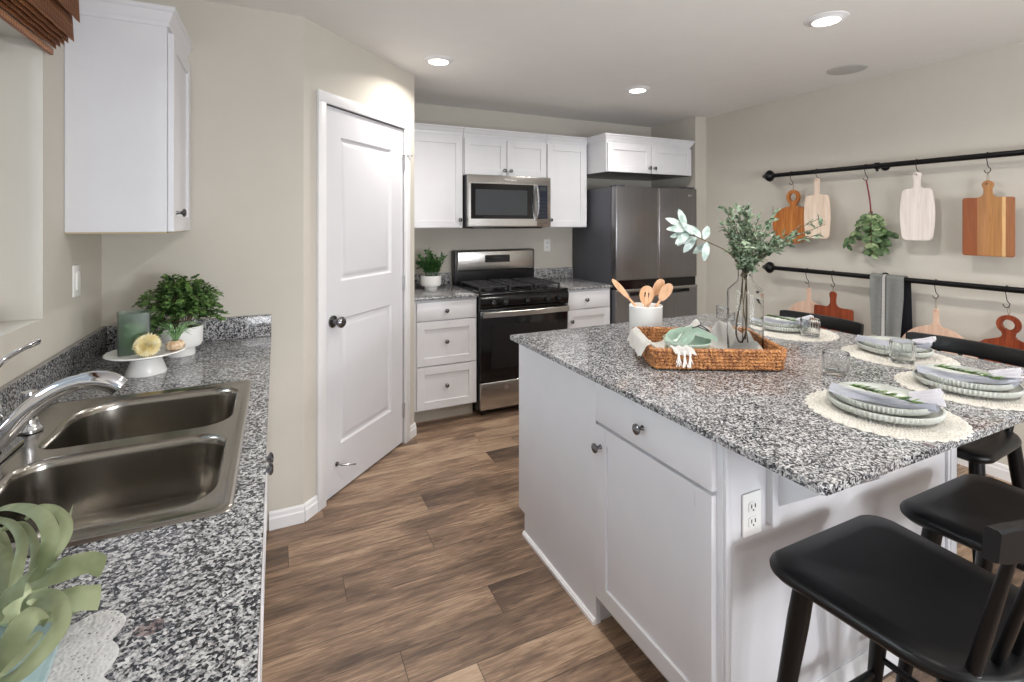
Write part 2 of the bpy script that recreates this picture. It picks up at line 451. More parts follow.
# diagonal pantry wall with the door opening
A = Vector((0.120, 2.600, 0)); B = Vector((0.849, 3.329, 0))
du = (B-A).normalized(); dn = Vector((du.y, -du.x, 0)); DL = (B-A).length      # dn points into the kitchen
def diag(u, v, z):
    return A+du*u+dn*v+Vector((0, 0, z))
U0, U1, DH = 0.142, 0.895, 2.055      # door opening along the diagonal
m = MB()
def dbox(mb, u0, u1, v0, v1, z0, z1, bev=0.0):
    vs = mb.box(u0, u1, v0, v1, z0, z1, bev)
    for v in vs: v.co = diag(v.co.x, v.co.y, v.co.z)
m = MB()
dbox(m, 0, U0, -0.11, 0, 0, H); dbox(m, U1, DL, -0.11, 0, 0, H); dbox(m, U0, U1, -0.11, 0, DH, H)
struct(m.build('wall_pantry', 'wall', smooth=False))
slab('wall_pantry_side', 'wall', 0.749, 0.849, 3.33, YB, 0, H)
slab('wall_back', 'wall', 0.749, 3.9, YB, 4.2, 0, H)
slab('wall_alcove', 'wall', 3.56, XR, 3.47, YB, 0, H)
slab('wall_right', 'wall', XR, 3.82, YF, 4.2, 0, H)
# baseboards
def base_profile(mb, p0, p1, nrm, h=0.083, t=0.014):
    p0, p1, nrm = Vector(p0), Vector(p1), Vector(nrm)
    pr = [(0, 0), (t, 0), (t, h*0.62), (t*0.72, h*0.70), (t*0.62, h*0.9), (t*0.3, h), (0, h)]
    a = [mb.bm.verts.new(p0+nrm*u+Vector((0, 0, z))) for u, z in pr]; b = [mb.bm.verts.new(p1+nrm*u+Vector((0, 0, z))) for u, z in pr]
    n = len(pr)
    for k in range(n): mb.bm.faces.new((a[k], a[(k+1) % n], b[(k+1) % n], b[k]))
    mb.bm.faces.new(a); mb.bm.faces.new(list(reversed(b)))
m = MB(); base_profile(m, (-0.03, 2.60, 0), (0.124, 2.60, 0), (0, -1, 0)); base_profile(m, diag(0, 0, 0), diag(U0-0.058, 0, 0), dn)
struct(m.build('baseboard_left', 'trim', angle=20))
m = MB(); base_profile(m, diag(U1+0.058, 0, 0), diag(DL+0.006, 0, 0), dn); base_profile(m, (0.849, 3.325, 0), (0.849, 3.50, 0), (1, 0, 0))
struct(m.build('baseboard_pantry', 'trim', angle=20))
m = MB(); base_profile(m, (XR, YF, 0), (XR, 3.47, 0), (-1, 0, 0))
struct(m.build('baseboard_right', 'trim', angle=20))

# pantry door casing + door
m = MB()
cw = 0.057
for a, b in ((U0-cw, U0), (U1, U1+cw)):
    dbox(m, a, b, 0, 0.018, 0, DH, 0.003)
    s_ = 1 if a > 0.5 else -1
dbox(m, U0-cw, U1+cw, 0, 0.018, DH, DH+cw, 0.004)
dbox(m, U0-0.02, U0, -0.11, 0.004, 0, DH); dbox(m, U1, U1+0.02, -0.11, 0.004, 0, DH); dbox(m, U0, U1, -0.11, 0.004, DH, DH+0.02)
struct(m.build('trim_1', 'trim', angle=30))
door = thing('door_1', None, None, tuple(diag(U1, 0, 0)), 0, world=True, kind='structure')
m = MB()
d0, d1, t0, t1 = U0+0.005, U1-0.005, -0.038, -0.003
def door_face(mb):
    # slab with two moulded recessed panels, built as a height field of loops
    panels = [(d0+0.13, d1-0.13, 0.26, 0.93), (d0+0.13, d1-0.13, 1.13, 1.90)]
    outer = [(d0, 0.012), (d1, 0.012), (d1, DH-0.006), (d0, DH-0.006)]
    holes = [[(a, c), (b, c), (b, d), (a, d)] for a, b, c, d in panels]
    mp = lambda u, v, t: diag(u, t, v)
    mb.prism(outer, mp, t0, t1, holes)
    for a, b, c, d in panels:
        rings = []
        for ins, dep in ((0, 0), (0.010, -0.010), (0.022, -0.012), (0.045, -0.0035), (0.05, -0.003)):
            rings.append([mb.bm.verts.new(diag(u, t1+dep, v)) for u, v in ((a+ins, c+ins), (b-ins, c+ins), (b-ins, d-ins), (a+ins, d-ins))])
        for r1, r2 in zip(rings, rings[1:]):
            for k in range(4): mb.bm.faces.new((r1[k], r1[(k+1) % 4], r2[(k+1) % 4], r2[k]))
        mb.bm.faces.new(rings[-1])
door_face(m)
bmesh.ops.remove_doubles(m.bm, verts=m.bm.verts, dist=1e-5)
m.build('door_panel', 'door', door, angle=15)
def diag_rot():
    return Matrix((du, dn*-1, Vector((0, 0, 1)))).transposed()
def knob_axis(direction):
    return Vector(direction).to_track_quat('Z', 'Y').to_matrix()
m = MB()
m.lathe([(0.0, 0), (0.032, 0), (0.032, 0.006), (0.014, 0.012), (0.011, 0.032), (0.020, 0.040), (0.029, 0.052), (0.029, 0.062), (0.020, 0.071), (0.0, 0.074)],
        diag(U0+0.07, t1, 0.925), 32, ax=knob_axis(dn))
m.build('door_knob', 'knobsteel', door, 'round satin steel door knob')
m = MB(); dbox(m, U0-0.003, U0+0.006, -0.03, -0.001, 0.895, 0.955, 0.001); m.build('latch_plate', 'knobsteel', door)
for z in (0.22, 1.05, 1.83):
    m = MB(); dbox(m, U1-0.012, U1+0.006, -0.004, 0.002, z-0.045, z+0.045, 0.001)
    m.tube([diag(U1-0.003, 0.006, z-0.047), diag(U1-0.003, 0.006, z+0.047)], 0.006, 10)
    m.build('hinge', 'hinge_nickel', door)
m = MB(); m.tube([diag(U1-0.03, 0.008, 1.88), diag(U1+0.0, 0.012, 1.88), diag(U1+0.045, 0.03, 1.885)], 0.004, 8)
m.lathe([(0, 0), (0.008, 0), (0.008, 0.01), (0, 0.01)], diag(U1+0.045, 0.028, 1.885), 12, ax=knob_axis(dn)); m.build('hinge_stop', 'hinge_nickel', door)
m = MB(); m.tube([diag(U0+0.10, t1, 0.165), diag(U0+0.10, 0.03, 0.165), diag(U0+0.16, 0.075, 0.15)], 0.0045, 8)
m.lathe([(0, 0), (0.012, 0), (0.012, 0.006), (0, 0.006)], diag(U0+0.10, t1, 0.165), 16, ax=knob_axis(dn)); m.build('door_stop', 'knobsteel', door, 'small steel rod stop near the foot of the door')

# window in the left wall
win = thing('window_1', None, None, (-0.775, 1.32, WZ0), 0, world=True, kind='structure')
m = MB()
for b in ((-0.80, -0.755, WY0, WY0+0.05, WZ0, WZ1), (-0.80, -0.755, WY1-0.05, WY1, WZ0, WZ1), (-0.80, -0.755, WY0, WY1, WZ0, WZ0+0.05),
          (-0.80, -0.755, WY0, WY1, WZ1-0.05, WZ1), (-0.795, -0.76, 1.30, 1.345, WZ0, WZ1)): m.box(*b, bev=0.003)
m.build('window_frame', 'trim', win)
m = MB(); m.box(-0.782, -0.778, WY0+0.05, 1.30, WZ0+0.05, WZ1-0.05); m.box(-0.782, -0.778, 1.345, WY1-0.05, WZ0+0.05, WZ1-0.05); m.build('window_pane', 'windowglass', win, smooth=False)

# ================================================================== CABINETS
def shaker(mb, x0, x1, z0, z1, rail=0.055, th=0.02, rec=0.009, rail_b=None, y=0.0):
    """shaker door whose back lies on y, front at y-th"""
    b = 0.0012; yf = y-th
    mb.box(x0, x0+rail, yf, y, z0, z1, b, 1); mb.box(x1-rail, x1, yf, y, z0, z1, b, 1)
    mb.box(x0+rail, x1-rail, yf, y, z0, z0+rail, b, 1); mb.box(x0+rail, x1-rail, yf, y, z1-rail, z1, b, 1)
    mb.box(x0+rail-0.004, x1-rail+0.004, yf+rec, y-0.004, z0+rail-0.004, z1-rail+0.004)
def knob(parent, x, z, y, label=None, mat='knobsteel', sc=1.0):
    m = MB()
    m.lathe([(0, 0), (0.008*sc, 0), (0.006*sc, 0.004), (0.005*sc, 0.012*sc), (0.009*sc, 0.018*sc), (0.0155*sc, 0.022*sc), (0.0155*sc, 0.027*sc), (0.010*sc, 0.031*sc), (0, 0.032*sc)],
            (x, y, z), 20, ax=knob_axis((0, -1, 0)))
    return m.build('knob', mat, parent, label)
def crown(mb, x0, x1, yfront, yback, z0, z1, left=True, right=True, proj=0.04):
    """crown moulding on top of a unit; faces -y, optional returns"""
    prof = [(0.0, 0.0), (0.006, 0.0), (0.008, 0.014), (0.014, 0.022), (proj*0.75, (z1-z0)*0.72), (proj, (z1-z0)*0.80), (proj, z1-z0)]
    xl = [x0-(p if left else 0) for p, _ in prof]; xr = [x1+(p if right else 0) for p, _ in prof]
    rings = []
    for (p, z), a, b in zip(prof, xl, xr):
        rings.append([mb.bm.verts.new((a, yback, z0+z)), mb.bm.verts.new((a, yfront-p, z0+z)), mb.bm.verts.new((b, yfront-p, z0+z)), mb.bm.verts.new((b, yback, z0+z))])
    for r1, r2 in zip(rings, rings[1:]):
        for k in range(4): mb.bm.faces.new((r1[k], r1[(k+1) % 4], r2[(k+1) % 4], r2[k]))
    mb.bm.faces.new(rings[-1]); mb.bm.faces.new(list(reversed(rings[0])))
def upper_cabinet(loc, rz, w, d, z0, z1, doors, label, knobs, mat='cab', cr=None, crz=0.060, uy=None, group=None):
    """origin: floor-projected front-left corner at z0; local x=width, +y=depth"""
    t = thing('wall_cabinet', label, 'cabinet', (loc[0], loc[1], z0), rz, group)
    hh = z1-z0; m = MB()
    m.box(0, w, 0, d, 0.004, hh, 0.001, 1)
    m.build('cabinet_body', mat, t)
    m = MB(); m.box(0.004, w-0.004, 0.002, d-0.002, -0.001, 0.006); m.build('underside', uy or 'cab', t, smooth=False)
    for i, (a, b) in enumerate(doors):
        m = MB(); shaker(m, a, b, 0.004, hh-0.022, y=-0.001); dr = m.build('door', mat, t)
        kx, kz = knobs[i]; knob(dr, kx, kz, -0.021)
    if cr:
        m = MB(); crown(m, 0, w, -0.0, d, hh-0.002, hh+crz, *cr, proj=0.030); m.build('crown_moulding', mat, t, angle=25)
    return t
YU = 3.775   # upper cabinets: body front; doors stand proud of it
dU = YB-YU-0.001
upper_cabinet((0.850, YU), 0, 1.357-0.850, dU, 1.40, 2.148, [(0.036, 0.497)], 'white upper cabinet with one tall door, left of the microwave', [(0.471, 0.065)], cr=(False, False))
upper_cabinet((1.360, YU), 0, 0.760, dU, 1.828, 2.148, [(0.006, 0.377), (0.383, 0.754)], 'short white two-door upper cabinet directly above the microwave', [(0.352, 0.045), (0.408, 0.045)], cr=(False, False))
upper_cabinet((2.123, YU), 0, 0.425, dU, 1.40, 2.148, [(0.006, 0.400)], 'white upper cabinet with one tall door, between microwave and fridge', [(0.03, 0.065)], cr=(False, False))
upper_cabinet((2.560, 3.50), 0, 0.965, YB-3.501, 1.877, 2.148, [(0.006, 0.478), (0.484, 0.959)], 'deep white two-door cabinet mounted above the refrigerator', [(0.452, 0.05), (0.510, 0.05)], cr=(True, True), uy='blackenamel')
# cabinet over the sink counter (faces +x)
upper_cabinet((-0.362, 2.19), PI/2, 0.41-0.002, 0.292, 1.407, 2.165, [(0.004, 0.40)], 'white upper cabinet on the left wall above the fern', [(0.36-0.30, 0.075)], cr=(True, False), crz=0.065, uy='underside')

# base units -------------------------------------------------
def base_unit(name, loc, rz, w, d, label, fronts, mat='cab', kick_mat='kick', kick=0.075):
    """fronts: (kind, x0, x1, z0, z1, knob_x, knob_z)"""
    t = thing(name, label, 'cabinet', loc, rz)
    m = MB(); m.box(0, w, 0, d, 0.105, 0.8935, 0.001, 1); m.build('cabinet_body', mat, t)
    m = MB(); m.box(0.004, w-0.004, kick, d-0.01, 0.0, 0.105); m.build('toe_kick', kick_mat, t, smooth=False)
    for (k, a, b, c, e, kx, kz) in fronts:
        m = MB()
        if k == 'drawer_flat': m.box(a, b, -0.02, -0.001, c, e, 0.002, 2)
        else: shaker(m, a, b, c, e, y=-0.001)
        o = m.build('door' if k == 'door' else 'drawer', mat, t)
        if kx is not None: knob(o, kx, kz, -0.0205)
    return t
YBF = 3.452
wL = 1.350-0.850
base_unit('drawer_cabinet', (0.850, YBF, 0), 0, wL, YB-YBF-0.001, 'white three-drawer base cabinet between the pantry and the range',
          [('drawer_flat', 0.044, wL-0.012, 0.745, 0.876, 0.258, 0.811), ('drawer', 0.044, wL-0.012, 0.424, 0.737, 0.258, 0.590), ('drawer', 0.044, wL-0.012, 0.114, 0.416, 0.258, 0.275)])
base_unit('drawer_cabinet', (2.125, YBF, 0), 0, 0.44, YB-YBF-0.001, 'white base cabinet with drawer, between the range and the refrigerator',
          [('drawer_flat', 0.010, 0.425, 0.735, 0.876, 0.185, 0.808), ('door', 0.010, 0.425, 0.114, 0.727, 0.04, 0.640)])
def counter(name, x0, x1, y0, y1, z0=0.894, z1=0.914, bev=0.004, r=0.0):
    m = MB(); m.box(x0, x1, y0, y1, z0, z1, bev, 3); return m
m = counter('c', 0.850, 1.352, 3.415, YB-0.001); c = rebase(m.build('countertop', 'granite'), (0.850, 3.415, 0.894))
tag(c, 'short grey granite worktop left of the range, under the potted herb', 'countertop')
m = counter('c', 2.122, 2.572, 3.415, YB-0.001); c = rebase(m.build('countertop', 'granite'), (2.122, 3.415, 0.894))
tag(c, 'short grey granite worktop between range and refrigerator', 'countertop')
m = MB(); m.box(0.850, 1.352, YB-0.021, YB-0.001, 0.9145, 1.014, 0.002, 2); tag(rebase(m.build('backsplash', 'granite'), (0.850, YB-0.02, 0.914)), 'low granite upstand behind the potted herb', 'backsplash')
m = MB(); m.box(2.122, 2.60, YB-0.021, YB-0.001, 0.9145, 1.014, 0.002, 2); tag(rebase(m.build('backsplash', 'granite'), (2.122, YB-0.02, 0.914)), 'low granite upstand right of the range', 'backsplash')

# ------------------------------------------------------------------ left sink counter
CX1 = -0.020
SX0, SX1, SY0, SY1 = -0.602, -0.072, 1.045, 1.885
m = MB()
hole = [(SX0+0.02, SY0+0.02), (SX1-0.02, SY0+0.02), (SX1-0.02, SY1-0.02), (SX0+0.02, SY1-0.02)]
outer = [(XL+0.001, -0.9), (CX1, -0.9), (CX1, 2.599), (XL+0.001, 2.599)]
m.prism(outer, lambda u, v, t: (u, v, t), 0.894, 0.914, [hole])
es = [e for e in m.bm.edges if all(abs(v.co.x-CX1) < 1e-5 for v in e.verts) and all(abs(v.co.z-0.914) < 1e-5 for v in e.verts)]
bmesh.ops.bevel(m.bm, geom=es, offset=0.004, segments=3, affect='EDGES')
tag(rebase(m.build('countertop', 'granite', angle=40), (XL, -0.9, 0.894)), 'long speckled granite worktop holding the double sink', 'countertop')
m = MB(); m.box(XL+0.001, XL+0.021, -0.9, 2.599, 0.9145, 1.014, 0.002, 2); m.box(XL+0.021, CX1, 2.579, 2.599, 0.9145, 1.014, 0.002, 2)
tag(rebase(m.build('backsplash', 'granite'), (XL, 2.59, 0.914)), 'low granite upstand round the corner of the sink counter', 'backsplash')
# base cabinets below (front faces +x)
base_unit('base_cabinet', (-0.058, 1.92, 0), PI/2, 0.66, 0.596, 'white base cabinet at the far end of the sink counter', [('drawer_flat', 0.01, 0.65, 0.735, 0.876, None, 0.81), ('door', 0.01, 0.65, 0.114, 0.727, None, 0.66)])
base_unit('base_cabinet', (-0.058, 1.02, 0), PI/2, 0.895, 0.02, 'white two-door base cabinet under the sink', [('door', 0.01, 0.445, 0.114, 0.876, 0.415, 0.805), ('door', 0.45, 0.885, 0.114, 0.876, 0.478, 0.805)], kick=0.01)
base_unit('base_cabinet', (-0.058, -0.9, 0), PI/2, 1.915, 0.596, 'white base cabinet nearest the camera under the sink counter', [('door', 0.01, 0.95, 0.114, 0.876, None, 0.7), ('door', 0.96, 1.90, 0.114, 0.876, None, 0.7)])

# sink
sink = thing('kitchen_sink', 'stainless steel double-bowl kitchen sink set in the left counter', 'sink', ((SX0+SX1)/2, (SY0+SY1)/2, 0.914), 0, world=True)
bowls = [(-0.510, -0.106, 1.505, 1.840, [0.075, 0.11, 0.05, 0.075]), (-0.510, -0.106, 1.095, 1.455, [0.075, 0.06, 0.11, 0.075])]
m = MB()
out = rrect(SX0, SX1, SY0, SY1, 0.022, 5)
outs = [(0.000, 0.9145), (0.004, 0.9185), (0.010, 0.9190), (0.018, 0.9165)]
def inset(lp, d, cx, cy, sx, sy): return [(cx+(u-cx)*(1-d/sx), cy+(v-cy)*(1-d/sy)) for u, v in lp]
scx, scy = (SX0+SX1)/2, (SY0+SY1)/2
rings = []
for d_, z_ in outs:
    rings.append([m.bm.verts.new((u, v, z_)) for u, v in inset(out, d_, scx, scy, (SX1-SX0)/2, (SY1-SY0)/2)])
for a, b in zip(rings, rings[1:]):
    for k in range(len(a)): m.bm.faces.new((a[k], a[(k+1) % len(a)], b[(k+1) % len(a)], b[k]))
es = [m.bm.edges.get((rings[-1][k], rings[-1][(k+1) % len(out)])) for k in range(len(out))]
bt = []
for (x0, x1, y0, y1, rr) in bowls:
    lp = rrect(x0, x1, y0, y1, rr, 10); vs = [m.bm.verts.new((u, v, 0.9165)) for u, v in lp]; bt.append((lp, vs))
    for k in range(len(vs)): es.append(m.bm.edges.new((vs[k], vs[(k+1) % len(vs)])))
bmesh.ops.triangle_fill(m.bm, use_beauty=True, edges=es)
m.build('sink_deck', 'sink_steel', sink, angle=50)
for bi, (x0, x1, y0, y1, rr) in enumerate(bowls):
    m = MB(); cx, cy = (x0+x1)/2, (y0+y1)/2
    prof = [(0, 0.9166), (0.004, 0.9140), (0.007, 0.907), (0.009, 0.895), (0.016, 0.780), (0.022, 0.755), (0.036, 0.738), (0.06, 0.730), (0.14, 0.726)]
    rings = []
    for d_, z_ in prof:
        r2 = [max(0.02, r-d_*0.3) for r in rr]
        rings.append([m.bm.verts.new((u, v, z_)) for u, v in rrect(x0+d_, x1-d_, y0+d_, y1-d_, r2, 10)])
    for a, b in zip(rings, rings[1:]):
        for k in range(len(a)): m.bm.faces.new((a[k], a[(k+1) % len(a)], b[(k+1) % len(a)], b[k]))
    m.bm.faces.new(rings[-1])
    b_ = m.build('bowl', 'sink_steel', sink, angle=60)
    m = MB(); m.lathe([(0, 0.7285), (0.03, 0.7285), (0.045, 0.7305), (0.045, 0.7275), (0, 0.7275)], (cx, cy, 0), 32); m.build('drain', 'chrome', b_)

# faucet
fc = thing('faucet', 'chrome single-lever kitchen faucet at the back of the sink', 'faucet', (-0.575, 1.470, 0.919), 0, world=True)
m = MB()
m.prism(rrect(-0.600, -0.545, 1.37, 1.60, 0.026, 8), lambda u, v, t: (u, v, t), 0.9195, 0.927)
m.lathe([(0, 0), (0.030, 0), (0.029, 0.02), (0.026, 0.055), (0.029, 0.085), (0.031, 0.10), (0.025, 0.125), (0.012, 0.140), (0, 0.143)], (-0.575, 1.470, 0.926), 32)
m.build('faucet_body', 'chrome', fc)
m = MB(); sp = smooth_path([(-0.575, 1.470, 0.945), (-0.545, 1.468, 0.972), (-0.505, 1.465, 1.022), (-0.465, 1.460, 1.056), (-0.425, 1.455, 1.076), (-0.39, 1.45, 1.083)], 6)
m.tube(sp, [0.021-0.004*i/(len(sp)-1) for i in range(len(sp))], 16); m.build('spout', 'chrome', fc)
m = MB(); hp = smooth_path([(-0.405, 1.4515, 1.082), (-0.385, 1.450, 1.083), (-0.362, 1.449, 1.079), (-0.343, 1.448, 1.070), (-0.330, 1.447, 1.058)], 4)
m.tube(hp, [0.0175+0.0045*math.sin(PI*0.75*i/(len(hp)-1)) for i in range(len(hp))], 18); m.build('spray_head', 'chrome', fc)
m = MB(); lv = smooth_path([(-0.575, 1.468, 1.055), (-0.570, 1.474, 1.098), (-0.556, 1.49, 1.13), (-0.540, 1.53, 1.147), (-0.522, 1.585, 1.156)], 6)
m.tube(lv, [0.010-0.003*i/(len(lv)-1) if i < len(lv)-3 else 0.009 for i in range(len(lv))], 12, flat=0.6); m.build('lever', 'chrome', fc)
t = thing('side_sprayer', 'chrome side sprayer standing in the sink deck beside the faucet', 'faucet', (-0.562, 1.655, 0.919), 0, world=True)
m = MB(); m.lathe([(0, 0), (0.026, 0), (0.026, 0.006), (0.018, 0.016), (0.016, 0.03), (0, 0.03)], (-0.562, 1.655, 0.919), 24); m.build('holder', 'chrome', t)
m = MB(); m.lathe([(0, 0.028), (0.011, 0.028), (0.012, 0.06), (0.017, 0.085), (0.015, 0.10), (0, 0.104)], (-0.562, 1.655, 0.919), 24); m.build('sprayer_head', 'chrome', t)

# outlets ------------------------------------------------------------------
def outlet(loc, rz, label, kind='outlet', n=2):
    t = thing('wall_outlet' if kind == 'outlet' else 'light_switch', label, 'outlet' if kind == 'outlet' else 'switch', loc, rz)
    m = MB(); m.box(-0.035, 0.035, -0.006, 0, -0.057, 0.057, 0.002, 2); m.build('cover_plate', 'outlet', t)
    if kind == 'outlet':
        for z in (-0.02, 0.02):
            m = MB(); m.prism(rrect(-0.017, 0.017, z-0.014, z+0.014, 0.008, 5), lambda u, v, q: (u, q, v), -0.0085, -0.005)
            rc = m.build('receptacle', 'outlet', t)
            for b in ((-0.0084, -0.0056, z-0.002, z+0.008), (0.0056, 0.0084, z-0.002, z+0.008), (-0.002, 0.002, z-0.010, z-0.006)):
                m = MB(); m.box(b[0], b[1], -0.0095, -0.008, b[2], b[3]); m.build('slot', 'dark_slot', rc, smooth=False)
    else:
        m = MB(); m.box(-0.016, 0.016, -0.010, -0.005, -0.033, 0.033, 0.002, 2); m.build('rocker', 'outlet', t)
    return t
outlet((2.305, YB-0.001, 1.228), 0, 'white power outlet on the back wall right of the range')
outlet((0.985, YB-0.001, 1.20), 0, 'white power outlet on the back wall behind the potted herb')
outlet((XL+0.001, 2.294, 1.235), PI/2, 'white rocker switch on the left wall below the cabinet', 'switch')

# ================================================================== APPLIANCES
# gas range
RX0, RX1, RYF = 1.358, 2.116, 3.405
rg = thing('gas_range', 'stainless and black freestanding gas range with glass oven door', 'range', ((RX0+RX1)/2, 3.72, 0), 0, world=True)
m = MB(); m.box(RX0, RX1, RYF+0.03, 4.065, 0.035, 0.895, 0.003); m.build('body', 'blackenamel', rg)
m = MB(); m.box(RX0-0.002, RX1+0.002, 3.40, 3.99, 0.895, 0.918, 0.006, 3); m.box(RX0+0.04, RX1-0.04, 3.47, 3.93, 0.9175, 0.9195); m.build('cooktop', 'blackgloss', rg)
m = MB()   # tilted control panel
pp = [(3.405, 0.795), (3.440, 0.795), (3.440, 0.9), (3.405, 0.9), (3.392, 0.885), (3.388, 0.86), (3.396, 0.81)]
m.prism(pp, lambda u, v, t: (t, u, v), RX0, RX1); m.build('control_panel', 'blackgloss', rg)
for i in range(5):
    x = RX0+0.10+(0.0, 0.10, 0.28, 0.46, 0.56)[i]
    m = MB(); m.lathe([(0, 0), (0.022, 0), (0.021, 0.012), (0.017, 0.026), (0, 0.028)], (x, 3.392, 0.845), 24, ax=knob_axis((0, -1, 0.1)))
    m.box(x-0.003, x+0.003, 3.360, 3.372, 0.828, 0.862, 0.001); m.build('burner_knob', 'blackenamel', rg)
m = MB(); m.box(RX0+0.004, RX1-0.004, RYF-0.002, RYF+0.03, 0.262, 0.785, 0.004); od = m.build('oven_door', 'blackgloss', rg)
m = MB(); m.prism(rrect(RX0+0.09, RX1-0.09, 0.35, 0.67, 0.01, 4), lambda u, v, t: (u, t, v), RYF-0.0035, RYF-0.002); m.build('oven_window', 'blackenamel', od)
m = MB()
hs = []
for i in range(25):
    t_ = i/24; x = RX0+0.012+(RX1-RX0-0.024)*t_; y = RYF-0.030-0.020*math.sin(PI*t_)
    hs.append([m.bm.verts.new((x, y-a, 0.742+b)) for a, b in ((0.0, -0.002), (0.008, -0.003), (0.0135, 0.001), (0.0145, 0.036), (0.009, 0.041), (0.0, 0.040))])
for a, b in zip(hs, hs[1:]):
    for k in range(6): m.bm.faces.new((a[k], a[(k+1) % 6], b[(k+1) % 6], b[k]))
m.bm.faces.new(hs[0]); m.bm.faces.new(hs[-1])
for x in (RX0+0.02, RX1-0.02): m.box(x-0.008, x+0.008, RYF-0.035, RYF, 0.748, 0.772, 0.001)
m.build('oven_handle', 'steel', od, 'wide stainless oven handle')
m = MB(); m.box(RX0+0.004, RX1-0.004, RYF-0.004, RYF+0.03, 0.050, 0.252, 0.006, 3); dw = m.build('warming_drawer', 'steel', rg, 'stainless lower drawer')
m = MB(); m.lathe([(0, 0), (0.019, 0), (0.019, 0.003), (0.014, 0.003), (0.014, 0.0015), (0, 0.0015)], (1.57, RYF-0.004, 0.205), 32, ax=knob_axis((0, -1, 0))); m.build('round_badge', 'chrome', dw)
for x in (RX0+0.05, RX1-0.05):
    for y in (3.46, 4.0): m = MB(); m.lathe([(0, 0), (0.017, 0), (0.017, 0.03), (0.01, 0.036), (0, 0.036)], (x, y, 0), 16); m.build('foot', 'blackenamel', rg)
m = MB(); m.box(RX0, RX1, 3.975, 4.065, 0.90, 1.205, 0.008, 3); m.build('back_guard', 'blackenamel', rg)
m = MB(); m.box(RX0+0.015, RX1-0.015, 3.952, 3.978, 1.030, 1.200, 0.012, 4); bp = m.build('back_panel', 'steel', rg, 'brushed steel back panel with clock')
m = MB(); m.prism(rrect(1.622, 1.858, 1.098, 1.162, 0.010, 5), lambda u, v, t: (u, t, v), 3.9495, 3.9525); dp = m.build('clock_display', 'blackgloss', bp)
for i in range(10):
    for j in range(2):
        x = 1.642+0.0215*i; z = 1.112+0.032*j
        if j and 3 <= i <= 6: continue
        m = MB(); m.box(x-0.005, x+0.005, 3.9488, 3.9496, z-0.004, z+0.004); m.build('button', 'castiron', bp, smooth=False)
m = MB(); m.box(1.706, 1.79, 3.9488, 3.9496, 1.132, 1.154); m.build('clock_window', 'castiron', bp, smooth=False)
for ci, cx in enumerate((RX0+0.14, (RX0+RX1)/2, RX1-0.14)):
    m = MB(); w = 0.115 if ci != 1 else 0.10
    for y in (3.49, 3.70, 3.91): m.box(cx-w, cx+w, y-0.006, y+0.006, 0.942, 0.954, 0.002, 1)
    for x in (cx-w+0.006, cx+w-0.006, cx): m.box(x-0.006, x+0.006, 3.485, 3.915, 0.942, 0.954, 0.002, 1)
    for x in (cx-w/2, cx+w/2):
        for y in (3.56, 3.63, 3.77, 3.84): m.box(x-0.045, x+0.045, y-0.004, y+0.004, 0.944, 0.955)
    for x in (cx-w+0.006, cx+w-0.006):
        for y in (3.49, 3.91): m.box(x-0.006, x+0.006, y-0.006, y+0.006, 0.919, 0.944)
    m.build('grate', 'castiron', rg, 'cast iron burner grate')
for bx_, by_ in ((RX0+0.14, 3.59), (RX0+0.14, 3.81), (RX1-0.14, 3.59), (RX1-0.14, 3.81), ((RX0+RX1)/2, 3.70)):
    m = MB(); m.lathe([(0, 0), (0.05, 0), (0.048, 0.008), (0.034, 0.009), (0.032, 0.017), (0, 0.018)], (bx_, by_, 0.9195), 24); m.build('burner', 'castiron', rg)

# over-the-range microwave
MX0, MX1, MYF, MZ0, MZ1 = 1.361, 2.112, 3.662, 1.405, 1.822
mw = thing('microwave_oven', 'stainless steel microwave mounted over the range', 'microwave', ((MX0+MX1)/2, 3.87, MZ0), 0, world=True)
m = MB(); m.box(MX0, MX1, MYF+0.035, YB-0.002, MZ0, MZ1, 0.003); m.build('body', 'blackenamel', mw)
m = MB(); m.box(MX0, MX1, MYF+0.01, MYF+0.036, MZ0+0.002, MZ1, 0.003)
m.build('front_frame', 'steel', mw)
m = MB(); m.prism(rrect(MX0+0.002, 1.972, MZ0+0.012, MZ1-0.062, 0.006, 4), lambda u, v, t: (u, t, v), MYF-0.004, MYF+0.012); md = m.build('microwave_door', 'steel', mw)
m = MB(); m.prism(rrect(MX0+0.022, 1.940, MZ0+0.068, MZ1-0.068, 0.006, 4), lambda u, v, t: (u, t, v), MYF-0.0055, MYF-0.0035); m.build('door_glass', 'blackgloss', md)
m = MB(); m.prism(rrect(MX0+0.060, 1.880, MZ0+0.098, MZ1-0.115, 0.008, 4), lambda u, v, t: (u, t, v), MYF-0.0065, MYF-0.0050)
M['mw_screen'] = plain('microwave_screen', rgb(52, 56, 60), 0.22)
m.build('screen_mesh', 'mw_screen', md)
m = MB(); ph = []
for i in range(17):
    t_ = i/16; ph.append((1.962, MYF-0.012-0.030*math.sin(PI*t_)**0.7, MZ0+0.060+0.290*t_))
m.tube(ph, [0.009+0.004*math.sin(PI*i/16) for i in range(17)], 12, flat=1.5); m.build('door_handle', 'chrome', md, 'bowed chrome handle')
m = MB(); m.prism(rrect(1.990, 2.074, MZ0+0.068, MZ1-0.068, 0.004, 4), lambda u, v, t: (u, t, v), MYF-0.002, MYF+0.012)
M['mw_panel'] = plain('microwave_keypad_blue', rgb(20, 28, 48), 0.15)
kp = m.build('control_panel', 'mw_panel', mw, 'dark blue glass keypad')
m = MB(); m.box(2.000, 2.062, MYF-0.003, MYF-0.002, MZ1-0.112, MZ1-0.082); m.build('display', 'mw_screen', kp, smooth=False)
